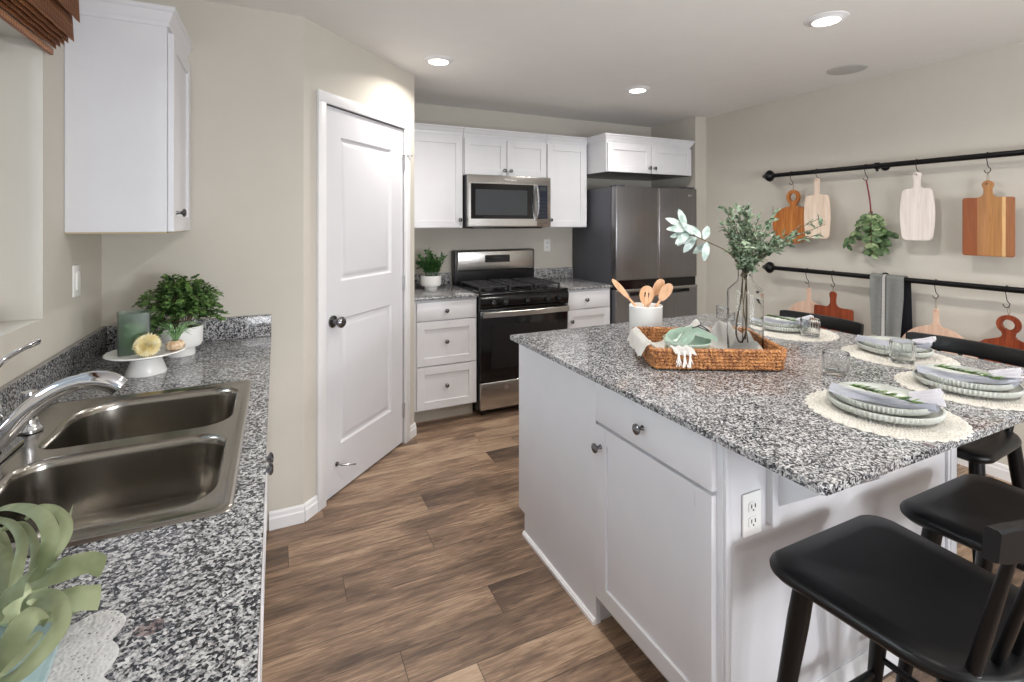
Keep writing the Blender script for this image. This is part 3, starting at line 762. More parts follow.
for i in range(3):
    for j in range(6):
        m = MB(); x = 2.006+0.024*i; z = MZ0+0.09+0.030*j
        m.box(x-0.006, x+0.006, MYF-0.0028, MYF-0.002, z-0.006, z+0.006); m.build('key', 'mw_screen', kp, smooth=False)
m = MB(); m.box(MX0+0.06, MX1-0.06, MYF+0.05, YB-0.10, MZ0-0.012, MZ0+0.001, 0.002); m.build('vent_grille', 'blackenamel', mw)
M['logo_white'] = plain('logo_white', rgb(235, 235, 235), 0.4)
text_mesh('logo', 'Whirlpool', 0.026, 'logo_white', mw, (1.735-(MX0+MX1)/2, MYF+0.0095-3.87, MZ1-0.030-MZ0), (PI/2, 0, 0))

# refrigerator
FX0, FX1 = 2.580, 3.492
fr = thing('refrigerator', 'grey stainless french-door refrigerator in the alcove', 'refrigerator', ((FX0+FX1)/2, 3.75, 0), 0, world=True)
m = MB(); m.box(FX0, FX1, 3.462, 4.065, 0.03, 1.742, 0.004); m.build('body', 'fridge_side', fr)
for x0, x1 in ((FX0-0.002, 3.034), (3.042, FX1+0.002)):
    m = MB(); m.box(x0, x1, 3.385, 3.455, 0.948, 1.750, 0.010, 3); d_ = m.build('door', 'fridge_steel', fr)
    ex = (x1-0.003, x1+0.003) if x0 < 2.9 else (x0-0.003, x0+0.003)
    m = MB(); m.box(ex[0], ex[1], 3.388, 3.45, 0.955, 1.744, 0.001); m.build('edge_trim', 'steel', d_)
m = MB(); m.box(FX0+0.004, FX1-0.004, 3.400, 3.462, 0.862, 0.946); bz = m.build('handle_recess', 'blackgloss', fr, smooth=False)
for i in range(5):
    m = MB(); m.box(2.86+0.035*i, 2.872+0.035*i, 3.3990, 3.4002, 0.902, 0.908); m.build('indicator', 'knobsteel', bz, smooth=False)
m = MB()
m.prism([(FX0-0.002, 0.10), (FX1+0.002, 0.10), (FX1+0.002, 0.872), (FX0-0.002, 0.872)], lambda u, v, t: (u, t, v), 3.385, 3.455,
        [[(2.72, 0.815), (3.40, 0.815), (3.40, 0.848), (2.72, 0.848)]])
fz = m.build('freezer_drawer', 'fridge_steel', fr)
m = MB(); m.box(2.715, 3.405, 3.43, 3.452, 0.812, 0.852); m.build('drawer_pull', 'blackenamel', fz, smooth=False)
m = MB(); m.box(FX0-0.002, FX1+0.002, 3.380, 3.386, 0.857, 0.874, 0.002); m.build('drawer_lip', 'steel', fz)
m = MB(); m.box(FX0+0.01, FX1-0.01, 3.41, 3.455, 0.02, 0.095); m.build('base_grille', 'blackenamel', fr, smooth=False)
m = MB(); m.lathe([(0, 0), (0.010, 0), (0.010, 0.0015), (0.0065, 0.0015), (0.0065, 0.0008), (0, 0.0008)], (3.395, 3.385, 1.688), 24, ax=knob_axis((0, -1, 0))); m.box(3.408, 3.428, 3.3838, 3.385, 1.684, 1.692); m.build('logo', 'chrome', fr)
for x in (FX0+0.06, FX1-0.06):
    m = MB(); m.box(x-0.045, x+0.045, 3.40, 3.50, 1.7505, 1.765, 0.004); m.build('hinge_cover', 'fridge_side', fr)

# ================================================================== ISLAND
IX0, IX1, IY0, IY1 = 0.995, 2.470, 0.630, 2.117
CYN = 0.930      # near end panel plane
isl = thing('kitchen_island', 'white painted kitchen island cabinet with drawer, door and outlet', 'island', (1.55, 1.5, 0), 0, world=True)
m = MB(); m.box(1.061, 2.195, CYN+0.012, 2.090, 0.11, 0.8935); m.build('cabinet_body', 'island_paint', isl, smooth=False)
m = MB(); m.box(1.115, 2.185, CYN+0.014, 2.02, 0.0, 0.112); m.build('toe_kick', 'kick', isl, smooth=False)
def face_x(mb, X, fn):
    """run fn on a scratch builder in front-facing local coords then turn it to face -x ; local x -> -y"""
    n0 = len(mb.bm.verts); fn(mb); mb.bm.verts.ensure_lookup_table()
    for v in list(mb.bm.verts)[n0:]: x, y, z = v.co; v.co = (X+y, -x, z)
Yd0, Yd1 = 0.950, 1.472
m = MB(); m.box(1.050, 1.062, CYN, 1.479, 0.105, 0.8935, 0.001, 1); m.build('face_frame', 'island_paint', isl)
m = MB(); m.box(1.032, 1.052, Yd0, Yd1, 0.737, 0.874, 0.0025, 2); dr = m.build('drawer', 'island_paint', isl)
def iknob(par, y, z):
    m = MB(); m.lathe([(0, 0), (0.009, 0), (0.0065, 0.004), (0.0055, 0.013), (0.010, 0.019), (0.0165, 0.023), (0.0165, 0.028), (0.010, 0.032), (0, 0.033)], (1.0325, y, z), 24, ax=knob_axis((-1, 0, 0)))
    m.build('knob', 'knobsteel', par)
iknob(dr, 1.222, 0.805)
m = MB(); face_x(m, 1.052, lambda b: shaker(b, -Yd1, -Yd0, 0.110, 0.727, rail=0.058)); do = m.build('door', 'island_paint', isl)
iknob(do, 1.444, 0.655)
m = MB()   # flat end panel with a toe notch at its far foot
m.prism([(1.480, 0.0), (2.045, 0.0), (2.045, 0.10), (2.105, 0.10), (2.105, 0.8935), (1.480, 0.8935)], lambda u, v, t: (t, u, v), 1.038, 1.060); m.build('side_panel', 'island_paint', isl, smooth=False)
m = MB(); m.box(1.054, 1.115, 1.488, 1.500, 0.0, 0.112); m.build('kick_return', 'island_paint', isl, smooth=False)
m = MB(); base_profile(m, (1.038, 1.480, 0), (1.038, 2.048, 0), (-1, 0, 0), h=0.020, t=0.012); m.build('shoe_moulding', 'trim', isl)
m = MB(); m.box(1.052, 2.205, CYN, CYN+0.012, 0.0, 0.8935); m.build('back_panel', 'island_paint', isl, smooth=False)
m = MB(); base_profile(m, (1.064, CYN, 0), (2.205, CYN, 0), (0, -1, 0), h=0.10, t=0.012); m.build('baseboard', 'trim', isl)
for x0, x1 in ((1.052, 1.070), (2.145, 2.205)):
    m = MB(); m.box(x0, x1, CYN-0.010, CYN+0.001, 0.0, 0.893, 0.002); m.build('corner_stile', 'island_paint', isl)
m = MB(); m.box(2.159, 2.169, CYN-0.013, CYN-0.0105, 0.09, 0.875, 0.001); m.build('bead_moulding', 'island_paint', isl)
m = MB(); m.prism([(CYN, 0.655), (CYN, 0.8935), (CYN-0.270, 0.8935), (CYN-0.270, 0.862)], lambda u, v, t: (t, u, v), 1.240, 1.262); cb = m.build('corbel', 'island_paint', isl, 'triangular support bracket under the overhang')
m = MB(); m.prism(rrect(1.215, 1.245, 0.615, 0.893, [0.002, 0.002, 0.014, 0.014], 6), lambda u, v, t: (u, t, v), CYN-0.020, CYN); m.build('corbel_cleat', 'island_paint', cb)
m = MB(); m.prism(rrect(IX0, IX1, IY0, IY1, [0.02, 0.006, 0.014, 0.02], 6), lambda u, v, t: (u, v, t), 0.8942, 0.914)
es = [e for e in m.bm.edges if all(abs(v.co.z-0.914) < 1e-5 for v in e.verts) and len(e.link_faces) == 2]
bmesh.ops.bevel(m.bm, geom=es, offset=0.005, segments=3, affect='EDGES')
tag(rebase(m.build('countertop', 'granite', angle=40), (1.72, 1.367, 0.8942)), 'broad speckled granite top of the kitchen island', 'countertop')
o = outlet((1.153, CYN-0.001, 0.665), 0, 'white power outlet on the end panel of the island')

# ================================================================== STOOLS
def make_stool(loc, rz, label):
    t = thing('counter_stool', label, 'stool', loc, rz, 'black spindle-back counter stools')
    # seat: front (+y) gently squared, rear rounded
    m = MB()
    out = []
    for cx, cy, a0, r_ in ((0.232-0.055, 0.205-0.055, 0, 0.055), (-0.232+0.055, 0.205-0.055, PI/2, 0.055), (-0.215+0.15, -0.225+0.15, PI, 0.15), (0.215-0.15, -0.225+0.15, 3*PI/2, 0.15)):
        for k in range(11):
            a = a0+PI/2*k/10; out.append((cx+r_*math.cos(a), cy+r_*math.sin(a)))
    # densify the straight runs a little and bow the front
    prof = [(-0.028, 0.595), (-0.010, 0.598), (-0.001, 0.608), (0.0, 0.617), (-0.004, 0.626), (-0.012, 0.631), (-0.06, 0.629), (-0.13, 0.624)]
    rings = []
    for d_, z_ in prof:
        ring = []
        for u, v in out:
            s_ = 1+d_/0.225; ring.append(m.bm.verts.new((u*s_, v*s_+0.012*math.cos(u*s_/0.225*PI/2)*(1 if v > 0 else 0), z_)))
        rings.append(ring)
    for a, b in zip(rings, rings[1:]):
        for k in range(len(a)): m.bm.faces.new((a[k], a[(k+1) % len(a)], b[(k+1) % len(a)], b[k]))
    cvt = m.bm.verts.new((0, 0, 0.622))
    for k in range(len(out)): m.bm.faces.new((rings[-1][k], rings[-1][(k+1) % len(out)], cvt))
    m.bm.faces.new(list(reversed(rings[0])))
    m.build('seat', 'stool', t, angle=45)
    def legp(sx, sy, z):
        k = (0.60-z)/0.60
        return Vector((sx*(0.172+0.045*k), sy*(0.140+0.075*k)+(-0.01), z))
    for sx in (-1, 1):
        for sy in (-1, 1):
            m = MB(); zs = (0.602, 0.5, 0.3, 0.12, 0.0); m.tube([legp(sx, sy, z) for z in zs], [0.022, 0.0235, 0.020, 0.016, 0.013], 16); m.build('leg', 'stool', t)
    for a, b, z, r in (((-1, 1), (1, 1), 0.20, 0.011), ((-1, -1), (1, -1), 0.30, 0.010), ((-1, 1), (-1, -1), 0.25, 0.010), ((1, 1), (1, -1), 0.25, 0.010)):
        m = MB(); m.tube([legp(a[0], a[1], z), (legp(a[0], a[1], z)+legp(b[0], b[1], z))/2, legp(b[0], b[1], z)], [r*0.8, r*1.1, r*0.8], 10); m.build('stretcher', 'stool', t)
    # curved crest rail
    def arc(x, base, sag=0.035): return base+sag*(x/0.215)**2
    m = MB(); rings = []
    for i in range(21):
        x = -0.222+0.444*i/20; y = arc(x, -0.262); z0 = 0.876; z1 = 0.940
        if i in (0, 20): z0 += 0.004; z1 -= 0.004
        rings.append([m.bm.verts.new(p) for p in ((x, y-0.011, z0+0.004), (x, y-0.007, z0), (x, y+0.009, z0), (x, y+0.012, z0+0.004), (x, y+0.007, z1-0.004), (x, y+0.004, z1), (x, y-0.011, z1), (x, y-0.015, z1-0.004))])
    for a, b in zip(rings, rings[1:]):
        for k in range(8): m.bm.faces.new((a[k], a[(k+1) % 8], b[(k+1) % 8], b[k]))
    m.bm.faces.new(rings[0]); m.bm.faces.new(rings[-1])
    m.build('crest_rail', 'stool', t)
    for i in range(6):
        x = -0.15+0.06*i; m = MB()
        p0 = Vector((x, arc(x, -0.190, 0.035), 0.622)); p1 = Vector((x*1.22, arc(x*1.22, -0.262), 0.882))
        rr = (0.0125, 0.0115, 0.009) if i in (0, 5) else (0.010, 0.0095, 0.008)
        m.tube([p0, p0.lerp(p1, 0.4), p1], rr, 12)
        m.lathe([(0.0, 0.0), (rr[0]+0.003, 0.0), (rr[0]+0.001, 0.004), (0, 0.005)], p0+Vector((0, 0, 0.004)), 16)
        m.build('spindle', 'stool', t)
    return t
SG = 'black spindle-back counter stools'
stool = make_stool((1.300, 0.630, 0), 0, 'black wooden counter stool nearest the camera, its whole seat in view')
dup(stool, (1.845, 0.620, 0), 0, 'black wooden counter stool, second along the near side of the island')
dup(stool, (2.418, 1.070, 0), PI/2, 'black counter stool at the right end nearer the camera, facing the island')
dup(stool, (2.418, 1.707, 0), PI/2, 'black counter stool at the right end nearer the refrigerator, only its rail showing')

# ================================================================== CEILING FITTINGS
M['lamp_lens'] = bpy.data.materials.new('lamp_lens'); M['lamp_lens'].use_nodes = True
_b = M['lamp_lens'].node_tree.nodes['Principled BSDF']; _b.inputs['Emission Color'].default_value = (1.0, 0.90, 0.74, 1); _b.inputs['Emission Strength'].default_value = 9.0
_nz = M['lamp_lens'].node_tree.nodes.new('ShaderNodeTexNoise'); _rp = M['lamp_lens'].node_tree.nodes.new('ShaderNodeValToRGB')
_rp.color_ramp.elements[0].color = (0.85, 0.83, 0.8, 1); _rp.color_ramp.elements[1].color = (0.9, 0.88, 0.85, 1)
M['lamp_lens'].node_tree.links.new(_nz.outputs['Fac'], _rp.inputs[0]); M['lamp_lens'].node_tree.links.new(_rp.outputs[0], _b.inputs['Base Color'])
CAN_W = 9.5
def can_light(x, y, label, power=CAN_W):
    t = thing('recessed_light', label, 'ceiling light', (x, y, H), 0, 'recessed ceiling lights')
    m = MB(); m.lathe([(0.060, -0.014), (0.066, -0.014), (0.074, -0.007), (0.093, -0.003), (0.095, 0.0), (0.060, 0.0), (0.060, -0.014)], seg=48); m.build('trim_ring', 'trim', t)
    m = MB(); m.lathe([(0, -0.012), (0.0595, -0.012), (0.0595, -0.002), (0, -0.002)], seg=40); m.build('lens', 'lamp_lens', t)
    d = bpy.data.lights.new('can_lamp', 'AREA'); d.shape = 'DISK'; d.size = 0.11; d.energy = power; d.color = (1.0, 0.955, 0.89); d.spread = math.radians(150)
    o = bpy.data.objects.new('can_lamp', d); COL.objects.link(o); o.parent = t; o.location = (0, 0, -0.018)
    return t
can_light(0.90, 2.94, 'recessed ceiling light near the pantry wall corner')
can_light(2.44, 2.945, 'recessed ceiling light in front of the refrigerator')
can_light(2.43, 1.53, 'largest recessed ceiling light, towards the top right')
can_light(0.90, 1.40, 'recessed ceiling light over the aisle')
can_light(0.90, 0.00, 'recessed ceiling light above the camera')
can_light(2.43, 0.00, 'recessed ceiling light behind the island')
m = MB(); m.lathe([(0, -0.005), (0.095, -0.005), (0.108, -0.004), (0.113, 0.0), (0, 0.0)], seg=48)
M['speaker_grille'] = plain('speaker_grille', rgb(188, 187, 184), 0.8)
sp_ = m.build('ceiling_speaker', 'speaker_grille'); sp_.location = (3.357, 1.98, H-0.0002); tag(sp_, 'flat round white speaker grille set in the ceiling', 'speaker')

# woven shade over the window
bl = thing('woven_shade', 'brown woven wood roman shade folded up above the window', 'window shade', (-0.62, 1.33, 1.98), 0, world=True)
def flap(y0, y1, x0, x1, z0, z1, nm, lean=0.0):
    m = MB(); m.sheet(lambda u, v: (x0+(x1-x0)*(1-v)+lean*math.sin(v*PI)+0.0015*math.sin(u*160), y0+(y1-y0)*u, z0+(z1-z0)*v), 40, 8, 0.004)
    return m.build(nm, 'bamboo', bl)
flap(0.56, 2.075, -0.590, -0.580, 2.098, 2.36, 'valance')
flap(0.565, 2.068, -0.600, -0.593, 2.032, 2.16, 'fold')
for i in range(4):
    flap(0.57, 2.058-0.004*i, -0.609-0.009*i, -0.604-0.009*i, 2.022-0.009*i, 2.13, 'fold')
m = MB(); m.box(-0.652, -0.60, 0.565, 2.055, 2.30, 2.36, 0.002); m.build('headrail', 'bamboo', bl)
m = MB(); m.box(-0.647, -0.636, 0.58, 2.045, 1.975, 1.995, 0.003); m.build('bottom_bar', 'bamboo', bl)

# ================================================================== RAILS AND HANGING BOARDS ON THE RIGHT WALL
RXR = 3.600
def rail(z, label):
    t = thing('wall_rail', label, 'rail', (XR, 1.85, z), 0, 'black wall rails', world=True)
    m = MB(); m.tube([(RXR, 2.70, z), (RXR, 1.9, z), (RXR, 1.0, z), (RXR, 0.35, z)], 0.0165, 20); m.build('rod', 'blackmetal', t)
    m = MB(); m.lathe([(0, 0.088), (0.010, 0.080), (0.026, 0.052), (0.042, 0.030), (0.047, 0.018), (0.043, 0.004), (0.030, -0.008), (0.020, -0.014), (0.018, -0.03), (0, -0.03)], (RXR, 2.705, z), 28, ax=knob_axis((0, 1, 0)))
    m.build('finial', 'blackmetal', t)
    for y in (1.93, 0.45):
        m = MB(); m.lathe([(0, 0), (0.028, 0), (0.028, 0.005), (0.008, 0.010), (0.008, XR-RXR-0.008), (0, XR-RXR-0.008)], (XR-0.001, y, z), 20, ax=knob_axis((-1, 0, 0)))
        m.lathe([(0.0166, -0.011), (0.0225, -0.011), (0.0225, 0.011), (0.0166, 0.011), (0.0166, -0.011)], (RXR, y, z), 24, ax=knob_axis((0, 1, 0)))
        m.tube([(RXR, y, z-0.018), (RXR, y, z-0.036)], 0.008, 12); m.build('bracket', 'blackmetal', t)
    return t
RZ1, RZ2 = 1.819, 1.080
rail(RZ1, 'upper black metal rail on the right wall')
rail(RZ2, 'lower black metal rail on the right wall')
def s_hook(y, zr, zb, label):
    """hook over the rod at (RXR, y, zr), eye at zb"""
    t = thing('s_hook', label, 'hook', (RXR, y, zr), 0, 's-hooks on the rails')
    r = 0.0175; m = MB(); p = []
    for k in range(9): a = PI*(1.05-1.05*k/8)-0.0; p.append((-r*math.cos(a)*1.0, 0, r*math.sin(a)))
    p = [(-x, y_, z) for x, y_, z in p][::-1]
    L = zr-zb
    p = [(0.0192*math.cos(PI*k/8-0.15), 0.0, 0.0192*math.sin(PI*k/8-0.15)) for k in range(9)]
    p += [(-0.012, -0.002, -L*0.45), (-0.004, -0.004, -L*0.65), (0.0, -0.012, -L*0.80), (0.0, -0.006, -L*0.97), (0.0, 0.004, -L), (0.0, 0.013, -L*0.93), (0, 0.017, -L*0.82)]
    m.tube(smooth_path(p, 4), 0.0022, 8); m.build('hook_wire', 'blackmetal', t); return t
def cord(parent, y, z0, z1, mat='cord'):
    m = MB(); m.tube(smooth_path([(RXR-0.002, y-0.002, z0), (RXR-0.004, y-0.006, (z0+z1)/2), (RXR, y, z1), (RXR+0.004, y+0.006, (z0+z1)/2), (RXR+0.002, y+0.002, z0)], 5), 0.0014, 6)
    return m.build('cord', mat, parent)
def circ(cx, cz, r, a0=0, a1=2*PI, n=40, sy=1.0, end=False):
    return [(cx+r*math.cos(a0+(a1-a0)*k/n), cz+sy*r*math.sin(a0+(a1-a0)*k/n)) for k in range(n+(1 if end else 0))]
def board(name, label, y, hz, outline, mat, th=0.018, hole=None, hook_z=None, zr=RZ1, hook_label='', cordz=None, bev=0.003, dx=0.0):
    """outline in (u, z): u to the right as seen (towards -y), z relative to world; thing origin at its hanging hole"""
    t = thing(name, label, 'cutting board', (RXR+dx, y, hz), 0, 'cutting boards hanging on the wall')
    m = MB()
    holes = [hole] if hole else []
    m.prism([(u, v-hz) for u, v in outline], lambda u, v, q: (q, -u, v), -th/2, th/2, [[(u, v-hz) for u, v in h] for h in holes])
    es = [e for e in m.bm.edges if len(e.link_faces) == 2 and e.calc_face_angle(0) > 1.2 and abs(e.verts[0].co.x-e.verts[1].co.x) < 1e-6]
    try: bmesh.ops.bevel(m.bm, geom=es, offset=bev, segments=2, affect='EDGES')
    except Exception: pass
    m.build('board', mat, t, angle=40)
    if cordz:
        o = OFF.get(t.name); OFF[t.name] = Vector((RXR, y, hz)); c = cord(t, y, hz-0.0, cordz); OFF.pop(t.name)
        OFF.pop(c.name, None)
    s_hook(y, zr, hook_z, hook_label)
    return t
def handle_outline(w, top, bot, hw, htop, hneck, round_r=0.02, shoulder=0.03, flare=0.0, bulge=0.0):
    """rectangular board with a neck and handle: half widths w, hw"""
    pts = []
    def add(lst): pts.extend(lst)
    hr = hw
    add([(hr*math.cos(a), htop-hr+hr*math.sin(a)) for a in [PI*k/12 for k in range(13)]])          # handle cap from right to left
    nk = hneck
    add([(-nk, (htop+top)/2)])
    add([(-nk-shoulder*(1-math.cos(a)), top+shoulder-shoulder*math.sin(a)) for a in [PI/2*k/6 for k in range(0, 7)]])
    add([(-w+round_r-round_r*math.sin(a), top-round_r+round_r*math.cos(a)) for a in [PI/2*k/6 for k in range(7)]])
    if bulge: add([(-w-bulge*math.sin(PI*k/8), top-round_r-(top-bot-2*round_r)*k/8) for k in range(1, 8)])
    add([(-w+round_r-round_r*math.cos(a), bot+round_r-round_r*math.sin(a)) for a in [PI/2*k/6 for k in range(7)]])
    left = pts[13:]
    add([(-u, v) for u, v in reversed(left)])
    return pts
# upper rail, from the far end
o1 = circ(0, 1.64, 0.056, -1.20, PI+1.20, 36, end=True)
body = [(-0.030, 1.578)] + circ(0.0, 1.424, 0.155, 1.85, 2*PI-1.35, 36, end=True)[0:]
b1 = [(-0.028, 1.575)] + [( -0.16+0.0, 1.50)]
out = [(0.056*math.cos(a), 1.64+0.056*math.sin(a)) for a in [(-0.95)+(PI+1.9)*k/30 for k in range(31)]]
out += [(-0.024, 1.577), (-0.035, 1.566)] + [(-0.005+0.168*math.cos(a), 1.425+0.148*math.sin(a)) for a in [1.80+(PI*2-1.80-1.05)*k/36 for k in range(37)]][0:]
out += [(0.13, 1.32), (0.135, 1.50), (0.13, 1.54), (0.11, 1.556), (0.035, 1.566), (0.024, 1.577)]
board('paddle_board', 'orange wooden cutting board with ring handle, rounded on its left side', 2.535, 1.695, out, 'wood_orange', hole=circ(0, 1.64, 0.030, n=24), dx=0.022, hook_z=1.735, hook_label='black s-hook holding the orange ring-handled board', cordz=1.738)
board('cutting_board', 'narrow pale board beside the orange ring-handled board on the upper rail', 2.335, 1.762, handle_outline(0.088, 1.645, 1.325, 0.020, 1.772, 0.016, 0.03, 0.02, bulge=0.008), 'wood_pale', hook_z=1.755, hook_label='black s-hook holding the narrow pale board', hole=circ(0, 1.757, 0.005, n=10))
board('cutting_board', 'bleached white board with short neck, hanging at the middle of the upper rail', 1.703, 1.745, handle_outline(0.082, 1.655, 1.332, 0.022, 1.760, 0.016, 0.030, 0.022, bulge=0.010), 'wood_white', hook_z=1.738, hook_label='black s-hook holding the bleached white board', hole=circ(0, 1.742, 0.005, n=10))
ow = handle_outline(0.112, 1.585, 1.255, 0.026, 1.680, 0.018, 0.012, 0.03)
board('cutting_board', 'large striped brown and tan wooden board at the right of the upper rail', 1.363, 1.663, ow, 'wood_striped', hook_z=1.722, hook_label='black s-hook holding the large striped board', cordz=1.725, hole=circ(0, 1.660, 0.006, n=10))
# lower rail
def round_board(cz, r, hw, htop, a_open=0.14):
    pts = [(hw*math.cos(a), htop-hw+hw*math.sin(a)) for a in [PI*k/12 for k in range(13)]]
    pts += [(-hw*0.8, cz+r+0.02)] + [(r*math.cos(a), cz+r*math.sin(a)) for a in [PI/2+a_open+(2*PI-2*a_open)*k/60 for k in range(61)]] + [(hw*0.8, cz+r+0.02)]
    return pts
board('round_board', 'pale round board with slim handle at the far end of the lower rail', 2.411, 0.940, round_board(0.665, 0.185, 0.015, 0.953), 'wood_tan', dx=0.022, zr=RZ2, hook_z=0.985, hook_label='black s-hook holding the pale round board at the far end', cordz=0.988, hole=circ(0, 0.940, 0.004, n=10))
board('cutting_board', 'dark red wooden board with narrow neck on the lower rail', 2.218, 0.932, handle_outline(0.136, 0.838, 0.60, 0.024, 0.952, 0.019, 0.015, 0.035), 'wood_red', zr=RZ2, hook_z=0.982, hook_label='black s-hook holding the dark red board', cordz=0.985, hole=circ(0, 0.932, 0.006, n=10))
board('round_board', 'large pale round board with slim handle right of the grey towel', 1.605, 0.912, round_board(0.618, 0.202, 0.015, 0.925), 'wood_tan', zr=RZ2, hook_z=0.985, hook_label='black s-hook holding the large pale round board', cordz=0.988, hole=circ(0, 0.912, 0.004, n=10))
out = [(0.052*math.cos(a), 0.885+0.052*math.sin(a)) for a in [(-0.95)+(PI+1.9)*k/30 for k in range(31)]]
out += [(-0.026, 0.825), (-0.034, 0.812), (-0.06, 0.800), (-0.10, 0.785), (-0.130, 0.762), (-0.148, 0.73), (-0.150, 0.60), (-0.13, 0.58), (0.13, 0.58), (0.150, 0.60), (0.148, 0.73), (0.130, 0.762), (0.10, 0.785), (0.06, 0.800), (0.034, 0.812), (0.026, 0.825)]
board('paddle_board', 'reddish brown board with ring handle at the right of the lower rail', 1.283, 0.935, out, 'wood_red', dx=0.022, zr=RZ2, hook_z=0.980, hook_label='black s-hook holding the reddish ring-handled board', cordz=0.985, hole=circ(0, 0.885, 0.028, n=24))

# hanging bunch of leaves
t = thing('hanging_greenery', 'bunch of green leaves hanging by a cord from the upper rail', 'plant', (RXR, 1.98, 1.70), 0, world=True)
random.seed(11)
m = MB(); m.tube(smooth_path([(RXR, 1.997, 1.730), (RXR, 1.985, 1.66), (RXR-0.003, 1.972, 1.58), (RXR, 1.968, 1.51)], 6), 0.0045, 8); m.build('cord', 'redcord', t)
stems = []; ml = MB(); ml2 = MB(); ms = MB()
for i in range(8):
    y1 = 1.985+rnd(-0.13, 0.15); z1 = 1.14+abs(y1-1.975)*0.9+rnd(0, 0.12); x1 = RXR+rnd(-0.06, 0.045)
    p = smooth_path([(RXR, 1.968+rnd(-0.01, 0.01), 1.52), (RXR+(x1-RXR)*0.5, 1.97+(y1-1.97)*0.45, 1.40), (x1, y1, z1)], 7)
    ms.tube(p, 0.0016, 5)
    for j in range(2, len(p)-1):
        for s_ in (-1, 1):
            d = Vector((rnd(-0.5, 0.4), s_*rnd(0.4, 1.0), rnd(-0.9, 0.1)))
            (ml if random.random() < 0.72 else ml2).leaf(p[j], d, Vector((-1, rnd(-0.4, 0.4), 0.4)), rnd(0.050, 0.068), rnd(0.030, 0.042), 0.15)
ms.build('stems', 'twig', t); ml.build('leaves', 'bunch', t, recalc=False); ml2.build('pale_leaves', 'bunch_edge', t, 'paler sage leaves', recalc=False)
s_hook(1.999, RZ1, 1.728, 'black s-hook holding the bunch of leaves')

# towel over the lower rail
def towel_mat():
    n = NT('striped_towel'); tc = n.n('ShaderNodeTexCoord'); s = n.n('ShaderNodeSeparateXYZ'); n.l(tc.outputs['Object'], s.inputs[0])
    f = n.math('ADD', s.outputs[1], 0.5)
    c = n.ramp(f, [(0.0, rgb(170, 172, 169)), (0.500, rgb(122, 124, 124)), (0.504, rgb(238, 236, 232)), (0.520, rgb(122, 124, 124)), (0.524, rgb(170, 172, 169))], 'CONSTANT')
    g = n.noise(n.obj(scale=(40, 40, 600)), 1.0, 2); c = n.mix(1.0, c, n.ramp(g, [(0.3, (0.82, 0.82, 0.82)), (0.7, (1.1, 1.1, 1.1))]), 'MULTIPLY')
    n.set(Base_Color=c, Roughness=0.95); n.bump(n.noise(n.obj(), 700, 2), 0.5); return n.m
M['towel_striped'] = towel_mat()
tw = thing('hand_towel', 'grey linen towel with white stripe draped over the lower rail', 'towel', (RXR, 1.862, RZ2), 0, world=True)
def towel_front(u, v):
    # u across, v from bottom front over the rod
    y = 1.862+(0.5-u)*(0.198-0.030*max(0, 1-v*1.5)); z = 0.705+(RZ2+0.004-0.705)*v
    return (RXR-0.0255-0.010*(1-v)*(1+0.5*math.sin(u*9))+0.003*math.sin(u*14), y, z)
m = MB(); m.sheet(towel_front, 30, 24, 0.003)
m.sheet(lambda u, v: (RXR+0.0255*math.sin((v-0.5)*PI), 1.862+(0.5-u)*0.198, RZ2+0.003+0.0225*math.cos((v-0.5)*PI)), 12, 8, 0.003)
m.build('front_fold', 'towel_striped', tw)
m = MB(); m.sheet(lambda u, v: (RXR+0.0255+0.010*(1-v)*(1+0.4*math.sin(u*7)), 1.845+(0.5-u)*(0.205-0.01*v), 0.66+(RZ2-0.66)*v), 20, 20, 0.003); m.build('back_fold', 'towel_dark', tw, 'dark folded-under layer')

# ================================================================== TABLE SETTINGS
ZC = 0.9142
PM = []
def placemat(cx, cy, r, label):
    if PM:
        o = PM[0].copy(); COL.objects.link(o); o.location = (cx, cy, ZC); o['label'] = label; return o
    m = MB(); NA, NR = 816, 64; rings = []
    lob = 34
    for j in range(NR+1):
        ring = []; f = j/NR
        for i in range(NA):
            a = 2*PI*i/NA; rr = r*(f**0.95)*(1+0.045*(abs(math.sin(lob*a/2))-0.5)*f**6)
            z = 0.0040+0.0026*(0.5+0.5*math.sin(f*82))*math.sin(a*lob*(3 if f > 0.6 else 2 if f > 0.3 else 1)+(int(f*82/6.283) % 2)*PI)
            if j == NR: z = 0.0008
            ring.append(m.bm.verts.new((rr*math.cos(a), rr*math.sin(a), z)) if j else None)
        if j == 0: ring = [m.bm.verts.new((0, 0, 0.004))]
        rings.append(ring)
    for i in range(NA): m.bm.faces.new((rings[0][0], rings[1][i], rings[1][(i+1) % NA]))
    for a, b in zip(rings[1:], rings[2:]):
        for k in range(NA): m.bm.faces.new((a[k], b[k], b[(k+1) % NA], a[(k+1) % NA]))
    m.bm.faces.new(list(reversed(rings[-1])))
    o = m.build('placemat', 'crochet', angle=60); o.location = (cx, cy, ZC); tag(o, label, 'placemat', 'crocheted placemats'); PM.append(o); return o
def plate(name, cx, cy, z, r, h, label, mat='plate', group='ribbed plates'):
    m = MB(); th = 0.0045
    prof = [(0, 0.0), (r*0.70, 0.0), (r*0.75, 0.0015), (r*0.93, h*0.25), (r*0.985, h*0.50), (r, h*0.85), (r*0.995, h), (r*0.965, h), (r*0.955, h*0.70), (r*0.88, h*0.40), (r*0.66, 0.0052), (0, 0.0048)]
    m.lathe(prof, seg=288, flute=72, famp=0.0022, frange=(3, 6))
    o = m.build(name, mat, angle=60); o.location = (cx, cy, z); tag(o, label, 'plate', group); return o
